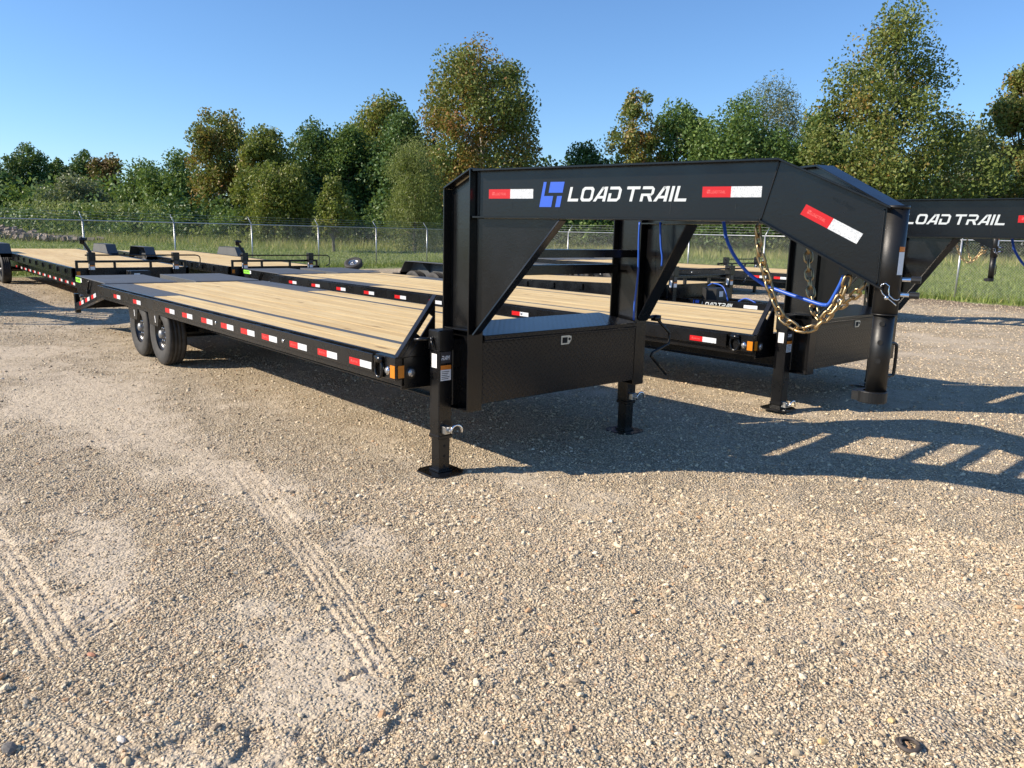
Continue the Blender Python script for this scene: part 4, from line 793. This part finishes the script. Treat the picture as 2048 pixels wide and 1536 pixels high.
T('broadleaf_tree', 'dark green tree behind the willow', -48.9, 30.3, 10.2, 6.6, 'leaf_dark', 12000, .17, 'dome', .06, 32, .16, tintf=lambda a_, b_, c_: .1)
T('willow_tree', 'light feathery willow standing left of the nearest neck column', -37.9, 24.3, 7.2, 4.6, 'leaf_willow', 15000, .13, 'dome', .08, 34, .17, droop=.75, aspect=.22)
T('sapling', 'small bright green sapling in front of the dark trees left of the willow', -39.5, 19.4, 4.9, 2.4, 'leaf_yellow', 2600, .13, 'cone', .2, 16, .2, tintf=lambda a_, b_, c_: .05)
T('broadleaf_tree', 'bright green young tree below the brown sycamore at the left', -49.4, 20.4, 6.4, 4.8, 'leaf_yellow', 7000, .15, 'dome', .06, 22, .18)
T('broadleaf_tree', 'low dark bushy tree to the right of the tall rusty sycamore', -40.8, 42.7, 8.5, 6.6, 'leaf_dark', 9500, .17, 'dome', .05, 28, .17)
T('broadleaf_tree', 'upright green tree right of the thin pale sycamore', -34.7, 46.7, 12.2, 6.4, 'leaf_mid', 11000, .17, 'oval', .06, 34, .15, tintf=lambda a_, b_, c_: -.08)
T('broadleaf_tree', 'dense wide green tree above the right part of the nearest neck', -29.1, 46.9, 11.0, 10.5, 'leaf_mid', 18000, .18, 'dome', .05, 44, .14, tintf=lambda a_, b_, c_: -.05)
T('broadleaf_tree', 'grey green wispy tree standing up behind the dense wide tree', -31.5, 53.5, 14.4, 8.2, 'leaf_grey', 9500, .17, 'dome', .2, 34, .14, droop=.2, aspect=.3)
T('broadleaf_tree', 'dark green tree at the foot of the tallest sycamore', -25.0, 51.0, 10.2, 7.0, 'leaf_dark', 10500, .17, 'dome', .05, 28, .17, tintf=lambda a_, b_, c_: .12)
T('broadleaf_tree', 'rounded olive tree low on the skyline right of the tallest sycamore', -21.0, 68.7, 11.2, 8.2, 'leaf_grey', 11000, .19, 'dome', .06, 34, .16, tintf=lambda a_, b_, c_: -.12)
T('cypress_tree', 'distant spreading dark cypress on the far left skyline', -124.2, 17.8, 12.0, 6.4, 'leaf_dark', 5200, .26, 'oval', .25, 26, .15, group='distant trees on the left skyline')
T('broadleaf_tree', 'distant dark tree at the left edge of the frame', -120.9, 13.2, 8.6, 7.0, 'leaf_dark', 5000, .26, 'dome', .05, 22, .18, group='distant trees on the left skyline')
T('broadleaf_tree', 'smaller distant dark tree right of the far cypress', -126.8, 22.6, 10.8, 4.4, 'leaf_dark', 3600, .26, 'oval', .05, 18, .18, group='distant trees on the left skyline')
T('broadleaf_tree', 'taller distant dark tree between the far cypress and the rusty far tree', -121.6, 24.3, 11.6, 5.2, 'leaf_dark', 4600, .26, 'oval', .05, 20, .18, group='distant trees on the left skyline')
T('broadleaf_tree', 'distant rusty brown tree on the left skyline', -111.5, 24.7, 10.1, 5.8, 'leaf_rust', 5000, .26, 'dome', .05, 22, .18, group='distant trees on the left skyline')
T('broadleaf_tree', 'low green tree on the left between the rusty far tree and the brown sycamore', -92.0, 24.0, 7.8, 8.0, 'leaf_mid', 7000, .24, 'dome', .05, 24, .17, tintf=lambda a_, b_, c_: -.1)
T('broadleaf_tree', 'green bushy tree just left of the brown sycamore', -79.1, 23.0, 8.4, 7.4, 'leaf_mid', 8000, .22, 'dome', .05, 26, .17)
T('broadleaf_tree', 'pale green tree low at the left in front of the distant trees', -95, 17.5, 6.2, 8.0, 'leaf_grey', 6000, .24, 'dome', .05, 24, .17, tintf=lambda a_, b_, c_: .1)

# undergrowth along the wood edge: a mass nobody could count
EDGE = np.array([(-86, 0), (-75, 3.5), (-67.3, 7.8), (-57.6, 14.5), (-49.4, 21.9), (-42.2, 30.2), (-35, 38.6), (-26.7, 45.1), (-19.3, 52), (-13.7, 58.6), (-6, 67), (2, 76)], float)
seg = np.linalg.norm(np.diff(EDGE, axis=0), axis=1); cum = np.concatenate([[0], np.cumsum(seg)])
def on_edge(s_): return np.stack([np.interp(s_, cum, EDGE[:, 0]), np.interp(s_, cum, EDGE[:, 1])], -1)
edn = np.array([-.70, .71])
def thicket(name, label, n_lobe, back0, back1, h0, h1, r0, r1, mat, per, ls, tbias=0.0, smin=0.0):
    s_ = rng.uniform(smin, cum[-1], n_lobe); bk = rng.uniform(back0, back1, n_lobe); c_ = on_edge(s_) + edn * bk[:, None]
    hgt = (h0 + (h1 - h0) * fbm(s_ * .16, bk * .3, 3)) * rng.uniform(.45, 1.0, n_lobe) * (.45 + .55 * sstep(20, 42, s_)); lr = rng.uniform(r0, r1, n_lobe)
    pk = np.repeat(np.arange(n_lobe), per); n_ = len(pk); dv = rng.normal(size=(n_, 3)); dv /= np.linalg.norm(dv, axis=1, keepdims=True)
    C_ = np.concatenate([c_, (hgt - lr * .6)[:, None]], 1)[pk] + dv * (rng.random(n_) ** .45 * lr[pk])[:, None]
    C_[:, 2] = np.abs(C_[:, 2]) + .05 + broad(C_[:, 0], C_[:, 1]); tl = rng.normal(.5 + tbias, .22, n_lobe)
    o_ = np_obj(name, leaf_mesh(name, C_, ls, mat, tl[pk] + rng.normal(0, .13, n_))); tag(o_, label, 'undergrowth', kind='stuff'); return o_
thicket('undergrowth', 'tangled dark green undergrowth filling the wood edge', 620, 1.0, 9.0, 2.0, 6.8, .9, 1.7, 'leaf_dark', 110, .16)
thicket('undergrowth', 'lighter green brush and young trees along the wood edge', 420, -1.5, 2.5, .8, 4.2, .6, 1.3, 'leaf_mid', 110, .13, -.02)
thicket('undergrowth', 'yellowing weeds and briars at the foot of the wood', 260, -3.0, 0.5, .5, 2.0, .4, .9, 'leaf_willow', 80, .09, -.25)
thicket('undergrowth', 'dense shaded wood behind the front trees', 360, 8.0, 20.0, 6.5, 10.0, 1.6, 2.8, 'leaf_dark', 120, .21, -.15, 38)
# far hedge closing the left horizon
s_ = rng.uniform(0, 1, 260); c_ = np.stack([-135 + s_ * 40, 2 + s_ * 22 + rng.uniform(0, 12, 260)], -1); hh_ = rng.uniform(2.5, 6.0, 260)
pk = np.repeat(np.arange(260), 60); dv = rng.normal(size=(len(pk), 3)); dv /= np.linalg.norm(dv, axis=1, keepdims=True)
C_ = np.concatenate([c_, hh_[:, None]], 1)[pk] + dv * (rng.random(len(pk)) ** .5 * 2.6)[:, None]
tag(np_obj('treeline', leaf_mesh('treeline', C_, .30, 'leaf_mid', rng.normal(.45, .2, len(pk)))), 'far green hedge of brush below the distant trees', 'treeline', kind='stuff')
# goldenrod patch on the mound
n_ = 9000; C_ = np.stack([rng.normal(-72, 5, n_), rng.normal(13.5, 3, n_), rng.random(n_) * 3.2 + .3], -1)
tag(np_obj('weeds', leaf_mesh('weeds', C_, .15, 'leaf_willow', rng.normal(.75, .2, n_) , aspect=.25)), 'tall yellow weeds on the mound behind the rubble', 'weeds', kind='stuff')

# grass
def grass(name, label, X_, Y_, h_, w_, tint):
    n_ = len(X_); a_ = rng.uniform(0, 6.28, n_); dx, dy = np.cos(a_) * w_, np.sin(a_) * w_; lx, ly = rng.normal(0, .35, n_) * h_, rng.normal(0, .35, n_) * h_
    z_ = broad(X_, Y_)
    V_ = np.stack([np.stack([X_ - dx, Y_ - dy, z_], -1), np.stack([X_ + dx, Y_ + dy, z_], -1), np.stack([X_ + lx, Y_ + ly, z_ + h_], -1)], 1).reshape(-1, 3)
    o_ = np_obj(name, np_mesh(name, V_, np.arange(3 * n_).reshape(-1, 3), ['grass_blade'], {'tint': np.repeat(np.clip(tint, 0, 1), 3)})); tag(o_, label, 'grass', kind='stuff'); return o_
def field_pts(n_, r0, r1, p=1.0):
    th2 = yaw0 + rng.uniform(-.85, .85, n_); r2 = r0 + (r1 - r0) * rng.random(n_) ** p; X_, Y_ = CP.x + r2 * np.cos(th2), CP.y + r2 * np.sin(th2)
    xf = -27.2 + .14 * np.clip(19 - Y_, 0, 60); k = (Y_ > 21.9 + .4 * rng.normal(size=n_)) | (X_ < xf - .3 + .3 * rng.normal(size=n_)); return X_[k], Y_[k]
X_, Y_ = field_pts(230000, 23, 66, .9); pt = fbm(X_ * .25, Y_ * .25, 3); grass('grass', 'mown green grass field outside the fence', X_, Y_, rng.uniform(.05, .16, len(X_)), rng.uniform(.012, .03, len(X_)), .30 + .45 * (pt - .5) + rng.normal(0, .13, len(X_)))
dist_e = lambda X_, Y_: ((np.stack([X_, Y_], -1)[:, None, :] - on_edge(np.linspace(0, cum[-1], 160))[None]) ** 2).sum(-1).min(1) ** .5
X_, Y_ = field_pts(120000, 28, 66, .8); de = np.concatenate([dist_e(X_[q:q + 20000], Y_[q:q + 20000]) for q in range(0, len(X_), 20000)])
k = (rng.random(len(X_)) < sstep(10, 3, de + 5 * (fbm(X_ * .12, Y_ * .12, 2) - .5))); X_, Y_ = X_[k], Y_[k]
grass('grass', 'tall seeding grass with beige heads before the wood', X_, Y_, rng.uniform(.25, .75, len(X_)), rng.uniform(.010, .022, len(X_)), .62 + rng.normal(0, .2, len(X_)))
# weeds growing along the fence foot
s_ = rng.random(9000); X_ = np.where(s_ < .6, -29.6 + 40 * rng.random(9000), -27 - rng.random(9000)); Y_ = np.where(s_ < .6, 22.0 + rng.normal(0, .35, 9000), -12 + 33 * rng.random(9000)); X_ = np.where(s_ < .6, X_, -29.4 + .145 * (21.5 - Y_) + rng.normal(0, .3, 9000))
grass('grass', 'rough weeds along the foot of the fence', X_, Y_, rng.uniform(.08, .35, 9000), rng.uniform(.01, .025, 9000), .35 + rng.normal(0, .2, 9000))

# ------------------------------------------------------------------ small things
t = NT('concrete_rubble'); n = t.noise(t.obj(), 1.5, 5)
MAT['concrete_rubble'] = t.set(Base_Color=t.ramp(n, [(0.3, (0.17, 0.13, 0.10)), (0.7, (0.36, 0.30, 0.25))]), Roughness=0.9)
m = MB()
for k in range(420):
    q = rng.random(); c = Vector((-66 + 11 * q + rng.normal(0, .8), 3.0 + 5.5 * q + rng.normal(0, .9), 0)); c.z = .45 + max(.05, (1.3 * (1 - q) ** 2.0 + .05) * rng.uniform(.1, 1.0)) + .2
    s3 = rng.uniform(.05, .24, 3); rot = Matrix.Rotation(rng.uniform(0, 3), 3, Vector(rng.normal(size=3)).normalized())
    vs2 = [c + rot @ Vector((a_ * s3[0] * rng.uniform(.7, 1), b_ * s3[1] * rng.uniform(.7, 1), d_ * s3[2] * .6)) for d_ in (-1, 1) for a_, b_ in ((-1, -1), (1, -1), (1, 1), (-1, 1))]
    m.hexa(vs2)
tag(m.build('rubble', 'concrete_rubble'), 'heap of pale concrete rubble beyond the left fence', 'rubble', kind='stuff')
sw = inst(_rimg, 'spare_wheel', None, (-25.3, 12.7, .27), (R_(-58), 0, R_(38))); tag(sw, 'spare wheel with a silver rim leaning by the fence corner', 'wheel'); inst(_tm, 'tyre', sw); inst(_hub, 'hub_cap', sw)
def rock(name, label, loc, s3, mat):
    d = rng.normal(size=(42, 3)); import bmesh
    bm = bmesh.new(); bmesh.ops.create_icosphere(bm, subdivisions=2, radius=1.0)
    for v_ in bm.verts:
        k = 1 + .28 * (vnoise(np.array([v_.co.x * 1.7 + loc[0] * 9]), np.array([v_.co.y * 1.7 + v_.co.z * 2.3]))[0] - .5) * 2; v_.co = Vector((v_.co.x * s3[0] * k, v_.co.y * s3[1] * k, v_.co.z * s3[2] * k))
    me_ = bpy.data.meshes.new(name); bm.to_mesh(me_); bm.free(); me_.materials.append(MAT[mat])
    o_ = inst(me_, name, None, loc, (0, 0, rng.uniform(0, 6))); tag(o_, label, 'stone', 'larger stones on the gravel'); return o_
simple('stone_grey', (0.16, 0.15, 0.14), .8, vary=.25); simple('stone_white', (0.66, 0.61, 0.53), .75, vary=.15); simple('stone_red', (0.42, 0.20, 0.12), .8, vary=.2); simple('stone_gold', (0.62, 0.43, 0.20), .7, vary=.2)
gz1 = lambda x, y: float(ground_h(np.array([x]), np.array([y]))[0])
for lb, x, y, s3, mt in (('dark grey stone in the bottom left corner of the yard', 1.80, -3.96, (.026, .022, .018), 'stone_grey'), ('flat white stone near the bottom left corner', 1.98, -3.66, (.024, .013, .008), 'stone_white'), ('reddish chip beside the left tyre track', 1.32, -3.60, (.022, .010, .008), 'stone_red'),
                         ('rounded cream stone near the bottom right, above the dark ring', 3.62, -1.47, (.015, .013, .010), 'stone_gold'), ('flat tan stone at the bottom edge beside the dark ring', 3.52, -1.78, (.022, .014, .008), 'stone_gold')):
    rock('stone', lb, (x, y, gz1(x, y) + s3[2] * .5), s3, mt)
m = MB(); m.tube([(.034 * math.cos(a_), .034 * math.sin(a_), .006 + .003 * math.sin(2 * a_)) for a_ in np.linspace(0, 2 * math.pi, 28)[:-1]], .0085, 8, 0, True); m.tube([(.030 * math.cos(a_) + .006, .030 * math.sin(a_), .014) for a_ in np.linspace(.5, 4.2, 18)], .006, 6)
simple('rusty_dark', (0.075, 0.060, 0.050), .7, vary=.3)
tag(m.build('metal_ring', 'rusty_dark', None, True, loc=(3.72, -1.57, gz1(3.72, -1.57) + .004)), 'dark rusty ring lying on the gravel at bottom right', 'ring')
for lb, x, y, r_z in (('yellow fallen leaf on the gravel below the neck shadow', 2.98, -1.62, .4), ('tan fallen leaf beside the dark ring at the bottom', 3.66, -1.83, 1.8)):
    m = MB(); m.add([(-.016, 0, .004), (-.004, .009, .007), (.016, 0, .010), (-.002, -.009, .003)], [(0, 1, 2, 3)]); o_ = m.build('fallen_leaf', 'stone_gold', None, loc=(x, y, gz1(x, y) + .004)); o_.rotation_euler = (0, 0, r_z); tag(o_, lb, 'leaf')
